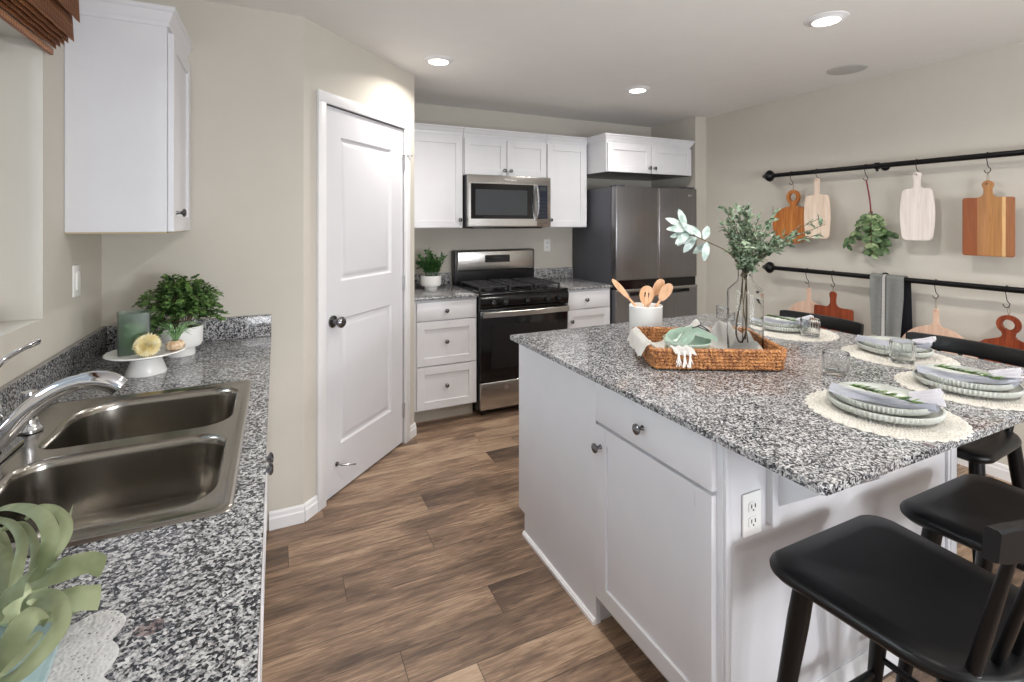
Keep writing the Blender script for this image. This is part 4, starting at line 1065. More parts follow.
def napkin(cx, cy, z, ang, L, W, label, mat='napkin', seed=1, lift=0.0):
    rr = random.Random(seed); ph = [rr.uniform(0, 6) for _ in range(6)]
    t = thing('napkin', label, 'napkin', (cx, cy, z), ang, 'linen napkins on the plates')
    def f(u, v):
        s_ = (u-0.5)*L; w = W*(0.98-0.30*math.exp(-((u-0.60)/0.16)**2)+0.10*u)
        q = (v-0.5)*w
        fold = 0.0035*math.sin(v*15+ph[0]+u*2)+0.002*math.sin(v*31+ph[1]-u*3)
        end = max(0, (u-0.66)/0.34)
        zz = 0.008+fold*(1+2.6*end)+0.010*end-0.013*(1-(2*u-1)**2)-0.004*(2*v-1)**2
        return (s_+0.004*math.sin(v*20+ph[2])*(0.3+end), q-0.012+0.004*math.sin(u*13+ph[3]), zz)
    m = MB(); m.sheet(f, 50, 34, 0.0022); m.build('napkin_cloth', mat, t, angle=60)
    m = MB()
    def g(u, v):
        x = L*(0.26+0.28*u); w = W*(0.70+0.42*u)
        return (x+0.006*math.sin(v*17+ph[4])*u, (v-0.5)*w, 0.014+0.022*u*(0.4+0.6*math.sin(v*PI))+0.0055*math.sin(v*26+ph[5])*(0.4+u))
    m.sheet(g, 20, 44, 0.0018); m.build('ruffled_end', 'napkin_white', t, 'paler ruffled end', angle=60)
    return t
def sprig(cx, cy, z, ang, L, label, tilt=0.0):
    t = thing('rosemary_sprig', label, 'herb sprig', (cx, cy, z), ang, 'green herb sprigs on napkins')
    rr = random.Random(int(cx*1000)); m = MB()
    P = smooth_path([(-L*0.5, 0.004, 0.006+tilt), (-L*0.15, -0.004, 0.008), (L*0.2, 0.003, 0.007), (L*0.5, -0.004, 0.008)], 8)
    m.tube(P, 0.0012, 6); m.build('stem', 'rosemary', t)
    m = MB()
    for i in range(1, len(P)):
        for k in range(6):
            p = P[i-1].lerp(P[i], rr.random()); s_ = 1 if k % 2 else -1
            d = Vector((0.9, s_*rr.uniform(0.3, 0.9), rr.uniform(0.05, 0.7)))
            if i > len(P)*0.62 and rr.random() < 0.45: continue
            m.leaf(p, d, (0, 0, 1), rr.uniform(0.017, 0.026), 0.0055, 0.05)
    m.build('leaves', 'rosemary', t, recalc=False); return t
def tumbler(cx, cy, label, z=ZC, r=0.041, h=0.078):
    m = MB(); prof = [(0, 0.0), (r*0.86, 0.0), (r*0.92, 0.003), (r*0.96, 0.012), (r, h*0.75), (r, h-0.002), (r-0.0012, h), (r-0.0026, h-0.002), (r-0.0030, h*0.75), (r*0.96-0.0032, 0.014), (r*0.6, 0.009), (0, 0.0085)]
    m.lathe(prof, seg=144, flute=24, famp=0.0011, frange=(3, 4))
    o = m.build('tumbler', 'tableglass', angle=60); o.location = (cx, cy, z+0.0002); tag(o, label, 'drinking glass', 'ribbed glass tumblers'); return o
sets = [  # mat x, y, plate x, y, r, label bits, sprig
    (1.528, 0.806, 1.535, 0.808, 0.132, 'nearest the camera', True, 21),
    (1.990, 0.803, 1.985, 0.805, 0.132, 'second from the camera along the near edge', True, 22),
    (2.222, 1.118, 2.262, 1.150, 0.122, 'on the right side in front of the towel', False, 23),
    (2.250, 1.575, 2.262, 1.640, 0.122, 'farthest, beside the glass vase', True, 24)]
for (mx, my, px, py, pr_, where, sp, sd) in sets:
    placemat(mx, my, 0.184, 'round cream crocheted placemat, '+where)
    plate('dinner_plate', px, py, ZC+0.0074, pr_, 0.025, 'larger lower grey ribbed plate, '+where)
    plate('salad_plate', px+0.002, py+0.006, ZC+0.0074+0.0145, pr_*0.865, 0.025, 'smaller grey ribbed plate under a napkin, '+where)
    a = math.atan2(-0.24, 0.13) if my < 1.0 else math.atan2(-0.24, 0.10)
    napkin(px-0.002, py+0.005, ZC+0.0450, a, 0.238, 0.098, 'folded lavender-grey napkin with ruffled end, '+where, seed=sd)
    if sp: sprig(px-0.034, py-0.012, ZC+0.0545, a-0.46, 0.165, 'green herb sprig on a folded napkin, '+where)
tumbler(1.772, 1.082, 'ribbed clear tumbler standing alone between the nearest setting and the basket tray')
tumbler(2.125, 1.052, 'ribbed clear tumbler in front of the plates facing the towel', z=ZC+0.0075, r=0.040)
tumbler(2.232, 1.480, 'ribbed clear tumbler at the farthest place setting', z=ZC+0.0075, r=0.040)
tumbler(2.190, 1.930, 'ribbed clear tumbler at the far edge of the island, left behind the vase')

# ================================================================== TRAY AND ITS CONTENTS
TC = Vector((1.514, 1.439, ZC+0.0022)); TA = math.atan2(-0.475, 0.88)
tray = thing('basket_tray', 'rectangular woven brown basket tray on the island', 'tray', TC, TA)
def tray_row(z, off, ph, r=0.0082):
    pts = rrect(-0.2345+off, 0.2345-off, -0.180+off, 0.180-off, 0.022, 6); pts.append(pts[0])
    P = []
    for a, b in zip(pts, pts[1:]):
        L = math.hypot(b[0]-a[0], b[1]-a[1]); n = max(1, int(L/0.0034))
        for k in range(n): P.append((a[0]+(b[0]-a[0])*k/n, a[1]+(b[1]-a[1])*k/n))
    n = len(P); s_ = 8; rings = []
    for i, (x, y) in enumerate(P):
        nx, ny = P[(i+1) % n]; qx, qy = P[i-1]; tx, ty = nx-qx, ny-qy; l = math.hypot(tx, ty); tx, ty = tx/l, ty/l
        w = 2*PI*i/n*round(n/4.4)+ph; rr = r*(1+0.22*math.sin(w)); dz = 0.0016*math.cos(w)
        rings.append([m.bm.verts.new((x+ty*rr*math.cos(2*PI*k/s_), y-tx*rr*math.cos(2*PI*k/s_), z+dz+rr*0.95*math.sin(2*PI*k/s_))) for k in range(s_)])
    for i in range(n):
        a, b = rings[i], rings[(i+1) % n]
        for k in range(s_): m.bm.faces.new((a[k], a[(k+1) % s_], b[(k+1) % s_], b[k]))
m = MB()
for k in range(6): tray_row(0.0095+0.0122*k, 0.006-0.0015*k, k*PI)
m.build('woven_wall', 'basket', tray, angle=80)
m = MB(); m.sheet(lambda u, v: ((u-0.5)*0.455, (v-0.5)*0.346, 0.0065+0.0018*math.sin(u*120)*math.sin(v*90)), 80, 60, 0.005); m.build('woven_base', 'basket', tray, angle=80)
def TL(u, v, z): return Vector((TC.x+0.88*u+0.475*v, TC.y-0.475*u+0.88*v, TC.z+z))

ln = thing('tray_cloth', 'white cotton cloth with tassels lining the basket tray', 'cloth', TC, TA)
def liner(u, v):
    x = -0.215+0.43*u; y = -0.155+0.31*v
    z = 0.0125+0.0035*math.sin(u*19+v*5)+0.003*math.sin(v*17-u*9)
    z += 0.092*math.exp(-((u-0.62)/0.34)**4-((v-0.93)/0.16)**2)*(1+0.16*math.sin(u*26)+0.06*math.sin(u*61)) + 0.066*math.exp(-((u-0.93)/0.08)**2-((v-0.55)/0.3)**2)*(1+0.3*math.sin(v*22))
    z += 0.045*math.exp(-((u-0.02)/0.06)**2)*(1+0.1*math.sin(v*15)) + 0.03*math.exp(-((v-0.02)/0.07)**2-((u-0.15)/0.18)**2)
    return (x, y, z)
m = MB(); m.sheet(liner, 70, 50, 0.0022); m.build('cloth', 'linen_white', ln, angle=60)
def flap(u, v):   # left end over the rim
    y = -0.168+0.318*u*(1-0.18*v)+0.010*v; s_ = v
    path = [(-0.205, 0.05), (-0.222, 0.074), (-0.236, 0.0845), (-0.252, 0.076), (-0.266, 0.050), (-0.273, 0.034)]
    k = min(len(path)-2, int(s_*(len(path)-1))); q = s_*(len(path)-1)-k
    x = path[k][0]*(1-q)+path[k+1][0]*q; z = path[k][1]*(1-q)+path[k+1][1]*q
    return (x+0.002*math.sin(u*30), y, z+0.005+0.0022*math.sin(u*22)-0.010*s_*math.sin(u*7)**2)
m = MB(); m.sheet(flap, 40, 20, 0.002); m.build('side_flap', 'linen_white', ln, angle=60)
def flap2(u, v):   # near-left corner over the near rim
    x = -0.190+0.075*u+0.03*v; path = [(-0.145, 0.045), (-0.166, 0.070), (-0.180, 0.0865), (-0.193, 0.080), (-0.203, 0.062)]
    k = min(len(path)-2, int(v*(len(path)-1))); q = v*(len(path)-1)-k
    return (x, path[k][0]*(1-q)+path[k+1][0]*q, path[k][1]*(1-q)+path[k+1][1]*q+0.003*math.sin(u*18))
m = MB(); m.sheet(flap2, 24, 16, 0.002); m.build('corner_flap', 'linen_white', ln, angle=60)
random.seed(5)
for (bx_, by_, bz_) in ((-0.150, -0.205, 0.068), (-0.110, -0.205, 0.064), (-0.130, -0.207, 0.066)):
    m = MB()
    for k in range(12):
        a = rnd(0, 6.28); L = rnd(0.032, 0.048); e = (bx_+rnd(-0.009, 0.009), by_-0.004+rnd(-0.006, 0.002), bz_-L)
        m.tube([(bx_, by_, bz_), (bx_+0.003*math.cos(a), by_-0.003, bz_-L*0.35), e], 0.0013, 5)
    m.lathe([(0, 0.004), (0.005, 0.002), (0.005, -0.006), (0, -0.008)], (bx_, by_, bz_), 10)
    m.build('tassel', 'linen_white', ln)

# stacked plates, bowl, knotted napkin in the tray
bp = TL(-0.055, -0.030, 0.022)
for k, (lab) in enumerate(('lower of two tan-edged stoneware plates stacked in the basket tray', 'upper of two tan-edged stoneware plates stacked in the basket tray')):
    m = MB(); r = 0.100-0.004*k
    m.lathe([(0, 0), (r*0.7, 0), (r*0.95, 0.006), (r, 0.011), (r*0.99, 0.0125), (r*0.93, 0.0105), (r*0.7, 0.006), (0, 0.005)], seg=64)
    M['stoneware'] = M.get('stoneware') or plain('stoneware_tan', rgb(196, 182, 156), 0.4)
    o = m.build('small_plate', 'stoneware', angle=50); o.location = bp+Vector((0, 0, 0.009*k)); tag(o, lab, 'plate', 'stoneware plates in the tray')
M['sage_glaze'] = plain('sage_glaze', rgb(188, 206, 194), 0.22)
m = MB(); r = 0.088
m.lathe([(0, 0), (r*0.55, 0), (r*0.62, 0.002), (r*0.93, 0.016), (r, 0.032), (r*0.985, 0.0335), (r*0.965, 0.032), (r*0.88, 0.018), (r*0.5, 0.006), (0, 0.005)], seg=64)
o = m.build('shallow_bowl', 'sage_glaze', angle=50); o.location = bp+Vector((-0.012, 0.006, 0.019)); tag(o, 'shallow sage green bowl on top of the stacked tray plates', 'bowl')
kn = thing('knotted_napkin', 'sage green napkin twisted in the bowl with a dark twig', 'napkin', bp+Vector((0, 0, 0.052)), TA+0.35)
def ribbon(mb, pts, w, th, nrm=(0, 0, 1), wob=0.0):
    P = smooth_path(pts, 6); n = len(P); W = w if hasattr(w, '__len__') else [w]*n
    if len(W) != n: W = [W[min(len(W)-1, int(i/(n-1)*(len(W)-1)))]*(1-(i/(n-1)*(len(W)-1)) % 1)+W[min(len(W)-1, int(i/(n-1)*(len(W)-1))+1)]*((i/(n-1)*(len(W)-1)) % 1) for i in range(n)]
    rows = []
    for i in range(n):
        t_ = (P[min(i+1, n-1)]-P[max(i-1, 0)]).normalized(); s_ = t_.cross(Vector(nrm))
        if s_.length < 1e-3: s_ = Vector((1, 0, 0))
        s_.normalize(); u_ = s_.cross(t_)
        rows.append([P[i]+s_*W[i]*(k/8-0.5)+u_*(th*(1-(2*k/8-1)**2)+wob*math.sin(k*1.9+i*0.5)) for k in range(9)])
    g = [[mb.bm.verts.new(p) for p in r] for r in rows]; fs = []
    for a, b in zip(g, g[1:]):
        for k in range(8): fs.append(mb.bm.faces.new((a[k], a[k+1], b[k+1], b[k])))
    bmesh.ops.solidify(mb.bm, geom=fs, thickness=0.0015)
m = MB()
ribbon(m, [(-0.085, 0.030, 0.000), (-0.045, 0.032, 0.020), (0.0, 0.005, 0.030), (0.045, -0.018, 0.018), (0.085, -0.030, -0.006)], [0.05, 0.06, 0.05, 0.055, 0.06], 0.018, wob=0.003)
ribbon(m, [(-0.075, -0.040, -0.006), (-0.035, -0.025, 0.016), (0.005, 0.008, 0.032), (0.045, 0.032, 0.018), (0.078, 0.045, 0.0)], [0.045, 0.05, 0.042, 0.05, 0.055], 0.018, wob=0.003)
ribbon(m, [(0.02, 0.028, 0.020), (0.035, 0.0, 0.036), (0.028, -0.03, 0.022)], [0.03, 0.036, 0.03], 0.010, wob=0.002)
m.build('napkin_cloth', 'sage', kn, angle=60)
m = MB(); m.tube(smooth_path([(-0.01, -0.025, 0.052), (0.025, -0.004, 0.050), (0.055, 0.010, 0.050), (0.085, 0.0, 0.030)], 5), 0.0024, 8)
m.tube(smooth_path([(0.03, -0.004, 0.051), (0.05, -0.022, 0.040), (0.068, -0.030, 0.030)], 4), 0.0018, 6); m.tube([(0.055, 0.01, 0.05), (0.060, 0.018, 0.062)], 0.002, 6); m.build('twig', 'dark_slot', kn, 'dark bare twig')

# glass vase with branches
VP = Vector((1.664, 1.366, ZC+0.0245))
m = MB(); r = 0.066
prof = [(0, 0), (r-0.006, 0), (r-0.001, 0.003), (r, 0.010), (r, 0.232), (r-0.002, 0.243), (r-0.012, 0.253), (0.040, 0.266), (0.030, 0.276), (0.0265, 0.290), (0.0265, 0.318), (0.031, 0.323), (0.030, 0.325), (0.0265, 0.3235),
        (0.0235, 0.317), (0.0235, 0.290), (0.0275, 0.274), (0.040, 0.262), (r-0.013, 0.249), (r-0.0035, 0.238), (r-0.0035, 0.014), (r-0.007, 0.009), (0, 0.008)]
m.lathe(prof, seg=64); vz = m.build('glass_vase', 'tableglass', angle=50); vz.location = VP; tag(vz, 'tall clear bottle-shaped glass vase in the basket tray', 'vase')
br = thing('olive_branches', 'leafy olive branches standing in the clear glass vase', 'branches', VP+Vector((0, 0, 0.012)), 0)
random.seed(3)
cr_ = Vector((math.cos(YAW), -math.sin(YAW), 0)); cf_ = Vector((math.sin(YAW), math.cos(YAW), 0))   # along / away across the room
def bp3(s_, z, f=0.0): return cr_*s_+cf_*f+Vector((0, 0, z))
NK = 0.300
ms = MB(); ml = MB()
OS = 0
def olive_stem(tip_s, tip_z, tip_f, bend=0.0, leaves=20, ll=0.034, lw=0.015):
    global OS; OS += 1
    low = [bp3(rnd(-0.012, 0.012), 0.02, rnd(-0.01, 0.01)), bp3(rnd(-0.008, 0.008), NK*0.55, 0)] if OS % 9 == 0 else [bp3(rnd(-0.004, 0.004), NK-0.03, 0), bp3(rnd(-0.006, 0.006), NK-0.02, 0)]
    P = smooth_path(low+[bp3(rnd(-0.01, 0.01), NK, rnd(-0.01, 0.01)), bp3(tip_s*0.40+bend, NK+(tip_z-NK)*0.55, tip_f*0.5), bp3(tip_s, tip_z, tip_f)], 8)
    ms.tube(P, [0.0022-0.0012*i/len(P) for i in range(len(P))], 6)
    start = int(len(P)*0.52)
    for j in range(leaves):
        q = start+(len(P)-1-start)*(j+rnd(0, 0.8))/leaves; k = min(len(P)-2, int(q)); p = P[k].lerp(P[k+1], q-k); td = (P[k+1]-P[k]).normalized()
        for s_ in (0, 1):
            rv = Vector((rnd(-1, 1), rnd(-1, 1), rnd(-0.7, 1))).normalized(); d = (td*0.6+rv).normalized()
            ml.leaf(p, d, Vector((rnd(-1, 1), rnd(-1, 1), 1)), ll*rnd(0.7, 1.15), lw*rnd(0.8, 1.2), 0.1)
tips = [(-0.02, 0.555, 0.0), (0.03, 0.585, 0.03), (-0.07, 0.50, 0.05), (0.075, 0.47, -0.04), (0.04, 0.50, 0.06), (0.005, 0.50, -0.07), (-0.080, 0.575, -0.02), (0.085, 0.53, 0.0),
        (-0.05, 0.43, -0.06), (0.04, 0.42, 0.09), (0.325, 0.515, 0.03), (0.27, 0.47, 0.0), (0.18, 0.455, -0.03), (-0.03, 0.46, 0.08), (0.02, 0.44, 0.0), (-0.04, 0.40, 0.03), (0.12, 0.44, 0.02)]
for (a, b, c) in tips:
    for rep in range(2): olive_stem(a+rnd(-0.02, 0.02), b+rnd(-0.03, 0.01), c+rnd(-0.03, 0.03), 0.0, 13)
ms.build('stems', 'twig', br); ml.build('olive_leaves', 'olive', br, recalc=False)
m = MB(); P = smooth_path([bp3(-0.006, NK+0.02), bp3(-0.016, 0.20), bp3(-0.032, 0.11), bp3(-0.034, 0.05), bp3(-0.018, 0.022), bp3(0.0, 0.05), bp3(0.006, 0.12), bp3(0.004, NK)], 8)
m.tube(P, 0.0032, 8); m.build('bent_stem', 'twig', br)
ms = MB(); ml = MB(); P = smooth_path([bp3(0.0, NK), bp3(-0.06, 0.375, 0.01), bp3(-0.14, 0.415, 0.0), bp3(-0.205, 0.445, -0.01), bp3(-0.24, 0.475, 0.0)], 6)
ms.tube(P, 0.0022, 6)
for j, (q, s_, z, f, L) in enumerate([(12, -0.9, -0.6, 0.2, 0.075), (13, -0.2, -0.9, -0.3, 0.08), (15, -0.5, 0.8, 0.3, 0.07), (16, -1.0, -0.25, 0.2, 0.08), (18, -0.7, 0.7, -0.3, 0.075), (19, -1.0, -0.1, 0.3, 0.085), (20, -0.8, -0.5, -0.3, 0.08),
                                       (21, -0.6, 0.5, 0.3, 0.08), (22, -1, 0.1, -0.2, 0.085), (23, -0.2, 0.9, 0.2, 0.085), (24, -0.75, 0.45, 0.1, 0.08), (22, -0.4, -0.8, 0.2, 0.075), (17, -0.6, -0.8, 0.1, 0.08), (14, 0.3, 0.8, 0.1, 0.06)]):
    ml.leaf(P[min(q, len(P)-1)], cr_*s_+Vector((0, 0, z))+cf_*f, -cf_+Vector((0, 0, 0.6)), L, 0.030, 0.12)
ms.build('leaf_stem', 'twig', br); ml.build('broad_leaves', 'lambs_ear', br, 'pale broad downy leaves', recalc=False)

# utensil crock
KP = Vector((1.535, 1.795, ZC))
m = MB(); r = 0.074; h = 0.152
m.lathe([(0, 0), (r*0.95, 0), (r, 0.004), (r, h-0.006), (r+0.002, h-0.003), (r, h), (r-0.004, h), (r-0.006, h-0.004), (r-0.006, 0.01), (0, 0.008)], seg=64)
ck = m.build('utensil_crock', 'white_ceramic', angle=50); ck.location = KP; tag(ck, 'white ceramic crock holding wooden utensils on the island', 'crock')
def utensil(name, label, base, top, head, slots=False):
    """base/top in (s, z, f) of the crock frame; head = (w, l, thick)"""
    t = thing(name, label, 'utensil', KP+Vector((0, 0, 0.010)), 0, 'wooden utensils in the crock')
    b = bp3(base[0], base[1], base[2]); e = bp3(top[0], top[1], top[2]); d = (e-b).normalized()
    sd = (cr_-d*cr_.dot(d)).normalized(); nn = d.cross(sd)
    hb = e-d*head[1]
    m = MB(); m.tube([b, b.lerp(hb, 0.5), hb+d*0.01], [0.0048, 0.0052, 0.0056], 12); m.build('handle', 'wood_utensil', t)
    m = MB(); pts = []
    for k in range(28):
        a = 2*PI*k/28; w = head[0]/2*math.sin(a)*(1-0.12*math.cos(a)); l = head[1]/2*(1-math.cos(a)); pts.append((w, l))
    hl = [rrect(x-0.003, x+0.003, head[1]*0.40, head[1]*0.66, 0.0028, 3) for x in (-0.008, 0.008)] if slots else []
    m.prism(pts, lambda u, v, q: hb+sd*u+d*v+nn*(q+0.10*u*u/head[0]*4), -head[2]/2, head[2]/2, hl)
    m.build('bowl', 'wood_utensil', t, angle=50); return t
utensil('wooden_spatula', 'long wooden spatula leaning to the left out of the crock', (0.056, 0.02, 0.0), (-0.158, 0.262, -0.02), (0.026, 0.12, 0.007))
utensil('slotted_spoon', 'wooden slotted spoon with two slots facing the camera', (-0.03, 0.02, -0.02), (0.006, 0.232, -0.02), (0.062, 0.088, 0.006), True)
utensil('wooden_spoon', 'wooden spoon leaning right in the crock, rear of the two', (-0.05, 0.015, 0.02), (0.082, 0.258, 0.01), (0.044, 0.085, 0.008))
utensil('wooden_spoon', 'wooden spoon leaning farthest right in front of its twin', (-0.045, 0.015, -0.03), (0.106, 0.242, -0.035), (0.048, 0.090, 0.008))

# ================================================================== PLANT BY THE RANGE
PP = Vector((1.11, 3.83, ZC))
hp_ = thing('potted_herb', 'bushy green herb in a small white pot left of the range', 'potted plant', PP)
m = MB(); r = 0.082
m.lathe([(0, 0), (r*0.62, 0), (r*0.62, 0.020), (r*0.92, 0.030), (r, 0.045), (r, 0.110), (r-0.005, 0.110), (r-0.006, 0.05), (0, 0.045)], seg=48); m.build('pot', 'white_ceramic', hp_)
m = MB(); m.lathe([(0, 0.098), (r-0.008, 0.098), (r-0.008, 0.094), (0, 0.094)], seg=32); m.build('soil', 'soil', hp_)
random.seed(9); ms = MB(); ml = MB()
for i in range(34):
    a = rnd(0, 6.28); rr_ = rnd(0, 0.06); tx, ty = rnd(-0.12, 0.11), rnd(-0.10, 0.10); tz = rnd(0.20, 0.33)-abs(tx)*0.5
    P = smooth_path([(rr_*math.cos(a), rr_*math.sin(a), 0.096), (rr_*math.cos(a)*1.1+tx*0.3, rr_*math.sin(a)+ty*0.3, 0.17), (tx, ty, tz)], 6); ms.tube(P, 0.0015, 5)
    for j in range(3, len(P)):
        for k in range(4):
            ml.leaf(P[j], Vector((rnd(-1, 1), rnd(-1, 1), rnd(0.1, 1.2))), Vector((rnd(-.5, .5), rnd(-.5, .5), 1)), rnd(0.022, 0.036), rnd(0.008, 0.013), 0.1)
ms.build('stems', 'herb', hp_); ml.build('leaves', 'herb', hp_, recalc=False)

# ================================================================== DECOR ON THE SINK COUNTER
FP = Vector((-0.345, 2.372, ZC))
fn = thing('potted_fern', 'dark green maidenhair fern in a stepped white bowl', 'potted plant', FP)
m = MB(); r = 0.076
m.lathe([(0, 0), (r*0.64, 0), (r*0.66, 0.004), (r*0.64, 0.030), (r*0.90, 0.036), (r, 0.050), (r, 0.115), (r-0.004, 0.1155), (r-0.005, 0.05), (0, 0.045)], seg=56); m.build('pot', 'white_ceramic', fn)
m = MB(); m.lathe([(0, 0.100), (r-0.008, 0.100), (r-0.008, 0.095), (0, 0.095)], seg=32); m.build('soil', 'soil', fn)
random.seed(21); ms = MB(); ml = MB()
for i in range(62):
    a = rnd(0, 2*PI); reach = rnd(0.03, 0.135); tz = 0.32-reach*0.75+rnd(-0.09, 0.03)
    ex, ey = reach*math.cos(a), min(reach*math.sin(a), 0.12)
    P = smooth_path([(0.03*math.cos(a), 0.03*math.sin(a), 0.10), (ex*0.45, ey*0.45, 0.10+(tz-0.10)*0.72), (ex*0.85, ey*0.85, tz), (ex*1.15, ey*1.1, tz-0.012)], 6)
    ms.tube(P, 0.0009, 5)
    for j in range(5, len(P)):
        td = (P[j]-P[j-1]).normalized(); sd = td.cross(Vector((0, 0, 1))).normalized()
        L = 0.042*(1-(j-5)/(len(P)-4)*0.7)
        for s_ in (-1, 1):
            for k in range(1, 4):
                q = P[j]+sd*s_*L*k/3.2+td*0.006*k+Vector((0, 0, rnd(-0.004, 0.006)))
                ml.leaf(q, td*0.6+sd*s_*rnd(0.4, 1.0)+Vector((0, 0, rnd(-0.3, 0.4))), Vector((rnd(-.4, .4), rnd(-.6, .2), 1)), rnd(0.012, 0.018), rnd(0.010, 0.014), 0.1)
ms.build('stems', 'twig', fn); ml.build('fronds', 'fern', fn, recalc=False)

SPc = Vector((-0.414, 2.140, ZC))
m = MB(); r = 0.120
m.lathe([(0, 0), (0.060, 0), (0.061, 0.003), (0.052, 0.030), (0.040, 0.064), (0.046, 0.066), (r*0.9, 0.069), (r, 0.075), (r-0.002, 0.0785), (r*0.92, 0.0755), (0, 0.0735)], seg=72)
o = m.build('cake_stand', 'white_ceramic', angle=45); o.location = SPc; tag(o, 'white ceramic pedestal stand on the sink counter', 'cake stand')
ZS = ZC+0.0738
t = thing('green_candle_glass', 'square green frosted glass candle holder on the pedestal stand', 'candle holder', (-0.452, 2.150, ZS), 0.25)
m = MB(); w = 0.046; hg = 0.142
m.prism(rrect(-w, w, -w, w, 0.006, 4), lambda u, v, q: (u, v, q), 0, 0.012)
m.prism(rrect(-w, w, -w, w, 0.006, 4), lambda u, v, q: (u, v, q), 0.0119, hg, [rrect(-w+0.005, w-0.005, -w+0.005, w-0.005, 0.004, 4)])
m.build('glass_holder', 'greenglass', t, angle=40)
m = MB(); m.lathe([(0, 0.0125), (0.033, 0.0125), (0.033, 0.095), (0.030, 0.098), (0, 0.096)], seg=32); m.tube([(0, 0, 0.095), (0.001, 0, 0.108)], 0.001, 6); m.build('candle', 'candle', t)
# cream pod flower
FL = Vector((-0.398, 2.068, ZS+0.038)); fd = Vector((0.30, -0.90, 0.12)).normalized()
t = thing('cream_flower', 'round cream spiky dried flower lying on the pedestal stand', 'flower', FL)
Rf = fd.to_track_quat('Z', 'Y').to_matrix()
m = MB(); m.lathe([(0, -0.026), (0.016, -0.024), (0.030, -0.012), (0.036, 0.004), (0.030, 0.004), (0, -0.004)], seg=32, ax=Rf); m.build('pod', 'urchin', t, 'brownish cup behind the petals')
m = MB(); random.seed(4)
for i in range(150):
    k = (i+0.5)/150; th = math.acos(1-k*1.02); ph_ = PI*(1+5**0.5)*i; d = Rf@Vector((math.sin(th)*math.cos(ph_), math.sin(th)*math.sin(ph_), math.cos(th)))
    m.leaf(d*0.010, d, Rf@Vector((0, 0, 1))+Vector((0.01, 0.01, 0)), 0.032+0.003*math.sin(i), 0.0062, -0.1)
m.lathe([(0, -0.004), (0.012, 0.0), (0.015, 0.008), (0.011, 0.015), (0, 0.018)], seg=24, ax=Rf)
m.build('petals', 'petal', t, recalc=False)
# tillandsia in shell
t = thing('small_air_plant', 'small spiky air plant in a pale shell on the pedestal stand', 'air plant', (-0.325, 2.120, ZS))
m = MB(); m.lathe([(0, 0.0), (0.014, 0.001), (0.026, 0.010), (0.029, 0.021), (0.024, 0.031), (0.014, 0.036), (0.011, 0.034), (0.0, 0.028)], seg=60, flute=10, famp=0.0012, frange=(1, 5)); m.build('shell', 'urchin', t)
m = MB(); random.seed(6)
for i in range(46):
    a = rnd(0, 6.28); L = rnd(0.065, 0.12); e = rnd(0.1, 0.95)
    m.tube(smooth_path([(0, 0, 0.028), (L*0.4*math.cos(a)*e, L*0.4*math.sin(a)*e, 0.03+L*0.5), (L*math.cos(a)*e, L*math.sin(a)*e, 0.03+L*rnd(0.2, 0.75))], 5), [0.0022, 0.0021, 0.0019, 0.0017, 0.0015, 0.0013, 0.0011, 0.0009, 0.0007, 0.0005, 0.0003], 5)
m.build('leaves', 'tilland', t)

# ------------------------------------------------------------------ air plant with strap leaves, lace cloth, plate
def lace():
    n = NT('cotton_lace'); v = n.obj()
    vo = n.n('ShaderNodeTexVoronoi'); vo.inputs['Scale'].default_value = 210; n.l(v, vo.inputs['Vector'])
    g = n.noise(v, 30, 2)
    hole = n.math('MULTIPLY', n.math('LESS_THAN', vo.outputs['Distance'], 0.22), n.math('GREATER_THAN', g, 0.50))
    n.set(Base_Color=n.ramp(vo.outputs['Distance'], [(0.2, rgb(240, 239, 242)), (0.6, rgb(252, 252, 252))]), Roughness=0.9)
    n.set(Alpha=n.math('SUBTRACT', 1.0, n.math('MULTIPLY', hole, 1.0))); n.bump(vo.outputs['Distance'], 0.8, 0.002); return n.m
M['lace'] = lace()
m = MB()
LX0, LX1, LY0, LY1 = -0.60, -0.190, 0.20, 0.845
def lacef(u, v):
    x = LX0+(LX1-LX0)*u; y = LY0+(LY1-LY0)*v
    if u > 0.97: x += 0.011*abs(math.sin(v*PI*11))-0.004
    if v > 0.97: y += 0.011*abs(math.sin(u*PI*8))-0.004
    a = 0.10; cx, cy = LX1, LY1; dx, dy = x-cx, y-cy
    return (cx+dx*math.cos(a)-dy*math.sin(a), cy+dx*math.sin(a)+dy*math.cos(a), ZC+0.0035+0.0008*math.sin(u*40)*math.sin(v*60))
m.sheet(lacef, 70, 160, 0.0014)
o = rebase(m.build('lace_cloth', 'lace', angle=60), (-0.39, 0.52, ZC)); tag(o, 'white lace cloth lying on the near sink counter', 'cloth')
M['seaglass'] = plain('blue_green_glaze', rgb(150, 172, 176), 0.18)
m = MB(); m.prism(rrect(-0.16, 0.105, -0.12, 0.12, 0.015, 5), lambda u, v, q: (u, v, q), 0, 0.010); m.prism(rrect(-0.155, 0.100, -0.115, 0.115, 0.012, 5), lambda u, v, q: (u, v, q), 0.0098, 0.0115)
o = m.build('serving_plate', 'seaglass', angle=40); o.location = (-0.345, 0.760, ZC+0.0052); o.rotation_euler = (0, 0, 0.1); tag(o, 'blue-green flat tray under the big air plant', 'tray')

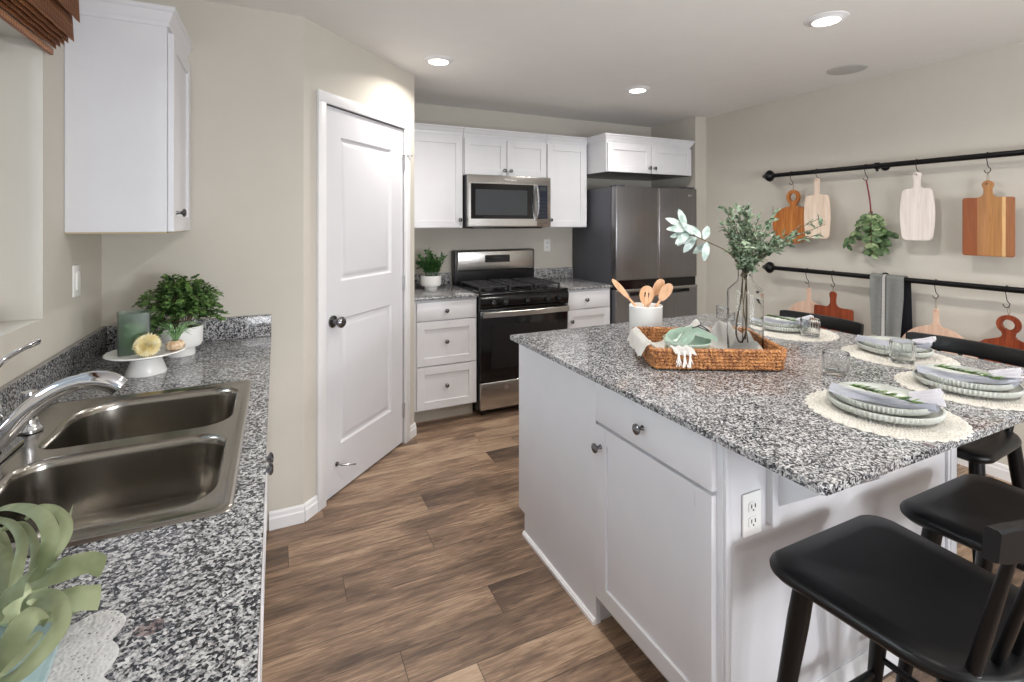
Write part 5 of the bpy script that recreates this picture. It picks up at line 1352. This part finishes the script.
S_, C_ = math.sin(YAW), math.cos(YAW)
def at(px, py, z):
    """point at height z seen at picture position (px, py) when the plant was measured"""
    d = 496*(1.447-z)/(py-222); l = (px-512)/496*d
    return Vector((d*S_+l*C_, d*C_-l*S_, z))
ap = thing('large_air_plant', 'large air plant with broad curling grey-green strap leaves', 'air plant', (-0.33, 0.80, ZC+0.0172), 0, world=True)
def Z(x, y, z): return at(x/3.377, 480+y/3.377, z)
leaves = [
    ([(105, 345, 0.97), (150, 262, 1.01), (172, 190, 1.035), (140, 120, 1.05), (70, 92, 1.045), (0, 100, 1.02), (-60, 150, 0.98)], [0.022, 0.024, 0.024, 0.022, 0.020, 0.014]),
    ([(100, 345, 0.96), (170, 262, 0.99), (215, 195, 1.005), (222, 140, 1.02), (185, 100, 1.035), (130, 95, 1.045), (90, 130, 1.03)], [0.020, 0.022, 0.022, 0.018, 0.014, 0.008]),
    ([(60, 360, 0.955), (130, 335, 0.975), (220, 300, 0.985), (300, 278, 0.975), (348, 292, 0.958)], [0.022, 0.032, 0.038, 0.036, 0.034]),
    ([(90, 420, 0.945), (170, 410, 0.962), (250, 400, 0.965), (335, 395, 0.950)], [0.024, 0.030, 0.036, 0.038]),
    ([(-60, 520, 0.99), (0, 430, 1.02), (50, 375, 1.045), (105, 340, 1.06)], [0.022, 0.026, 0.030, 0.034]),
    ([(-40, 660, 1.00), (20, 575, 1.03), (70, 500, 1.05), (110, 455, 1.055), (140, 455, 1.04), (130, 500, 1.0)], [0.020, 0.024, 0.026, 0.022, 0.018, 0.010]),
    ([(80, 440, 0.965), (110, 392, 0.99), (165, 385, 1.01), (205, 420, 1.02), (205, 490, 1.02), (150, 570, 1.02), (70, 650, 1.01), (-20, 700, 0.99)], [0.016, 0.020, 0.022, 0.022, 0.022, 0.020, 0.018]),
    ([(130, 520, 0.95), (70, 585, 0.97), (0, 640, 0.985), (-60, 690, 0.98)], [0.016, 0.020, 0.022, 0.020]),
    ([(40, 400, 0.96), (60, 300, 0.99), (75, 210, 1.01), (40, 150, 1.02), (-20, 130, 1.01)], [0.018, 0.018, 0.018, 0.016, 0.014]),
    ([(100, 345, 0.955), (120, 270, 0.97), (112, 200, 0.985), (75, 150, 0.99), (10, 165, 0.985)], [0.016, 0.016, 0.014, 0.012]),
    ([(30, 400, 0.95), (20, 300, 0.965), (0, 240, 0.97), (-60, 200, 0.965)], [0.018, 0.020, 0.020, 0.016]),
    ([(40, 380, 0.95), (35, 290, 0.96), (10, 190, 0.96), (-30, 150, 0.955)], [0.014, 0.016, 0.014, 0.012]),
    ([(60, 470, 0.95), (40, 540, 0.96), (-20, 600, 0.965)], [0.018, 0.022, 0.020]),
    ([(150, 265, 0.99), (200, 185, 1.0), (228, 140, 1.005), (245, 88, 1.01)], [0.006, 0.010, 0.006, 0.001]),
    ([(90, 430, 0.945), (150, 455, 0.952), (220, 440, 0.95), (270, 425, 0.945)], [0.016, 0.022, 0.022, 0.016]),
]
LS = [0.78, 0.72, 0.82, 0.80, 0.85, 0.85, 0.72, 0.7, 0.7, 0.7, 0.8, 0.7, 0.8, 0.8, 0.8]
for li, (pts, w) in enumerate(leaves):
    m = MB(); ribbon(m, [Z(*p) for p in pts], [q*LS[li] for q in w], 0.0030, nrm=(0.3, -0.6, 0.75)); m.build('strap_leaf', 'strap_leaf', ap, angle=60)
m = MB(); c0 = Z(70, 400, 0.955)
m.lathe([(0, 0), (0.018, 0.0), (0.028, 0.012), (0.026, 0.026), (0.016, 0.038), (0, 0.042)], (c0.x, c0.y, ZC+0.0175), 24); m.build('bulb', 'strap_leaf', ap)
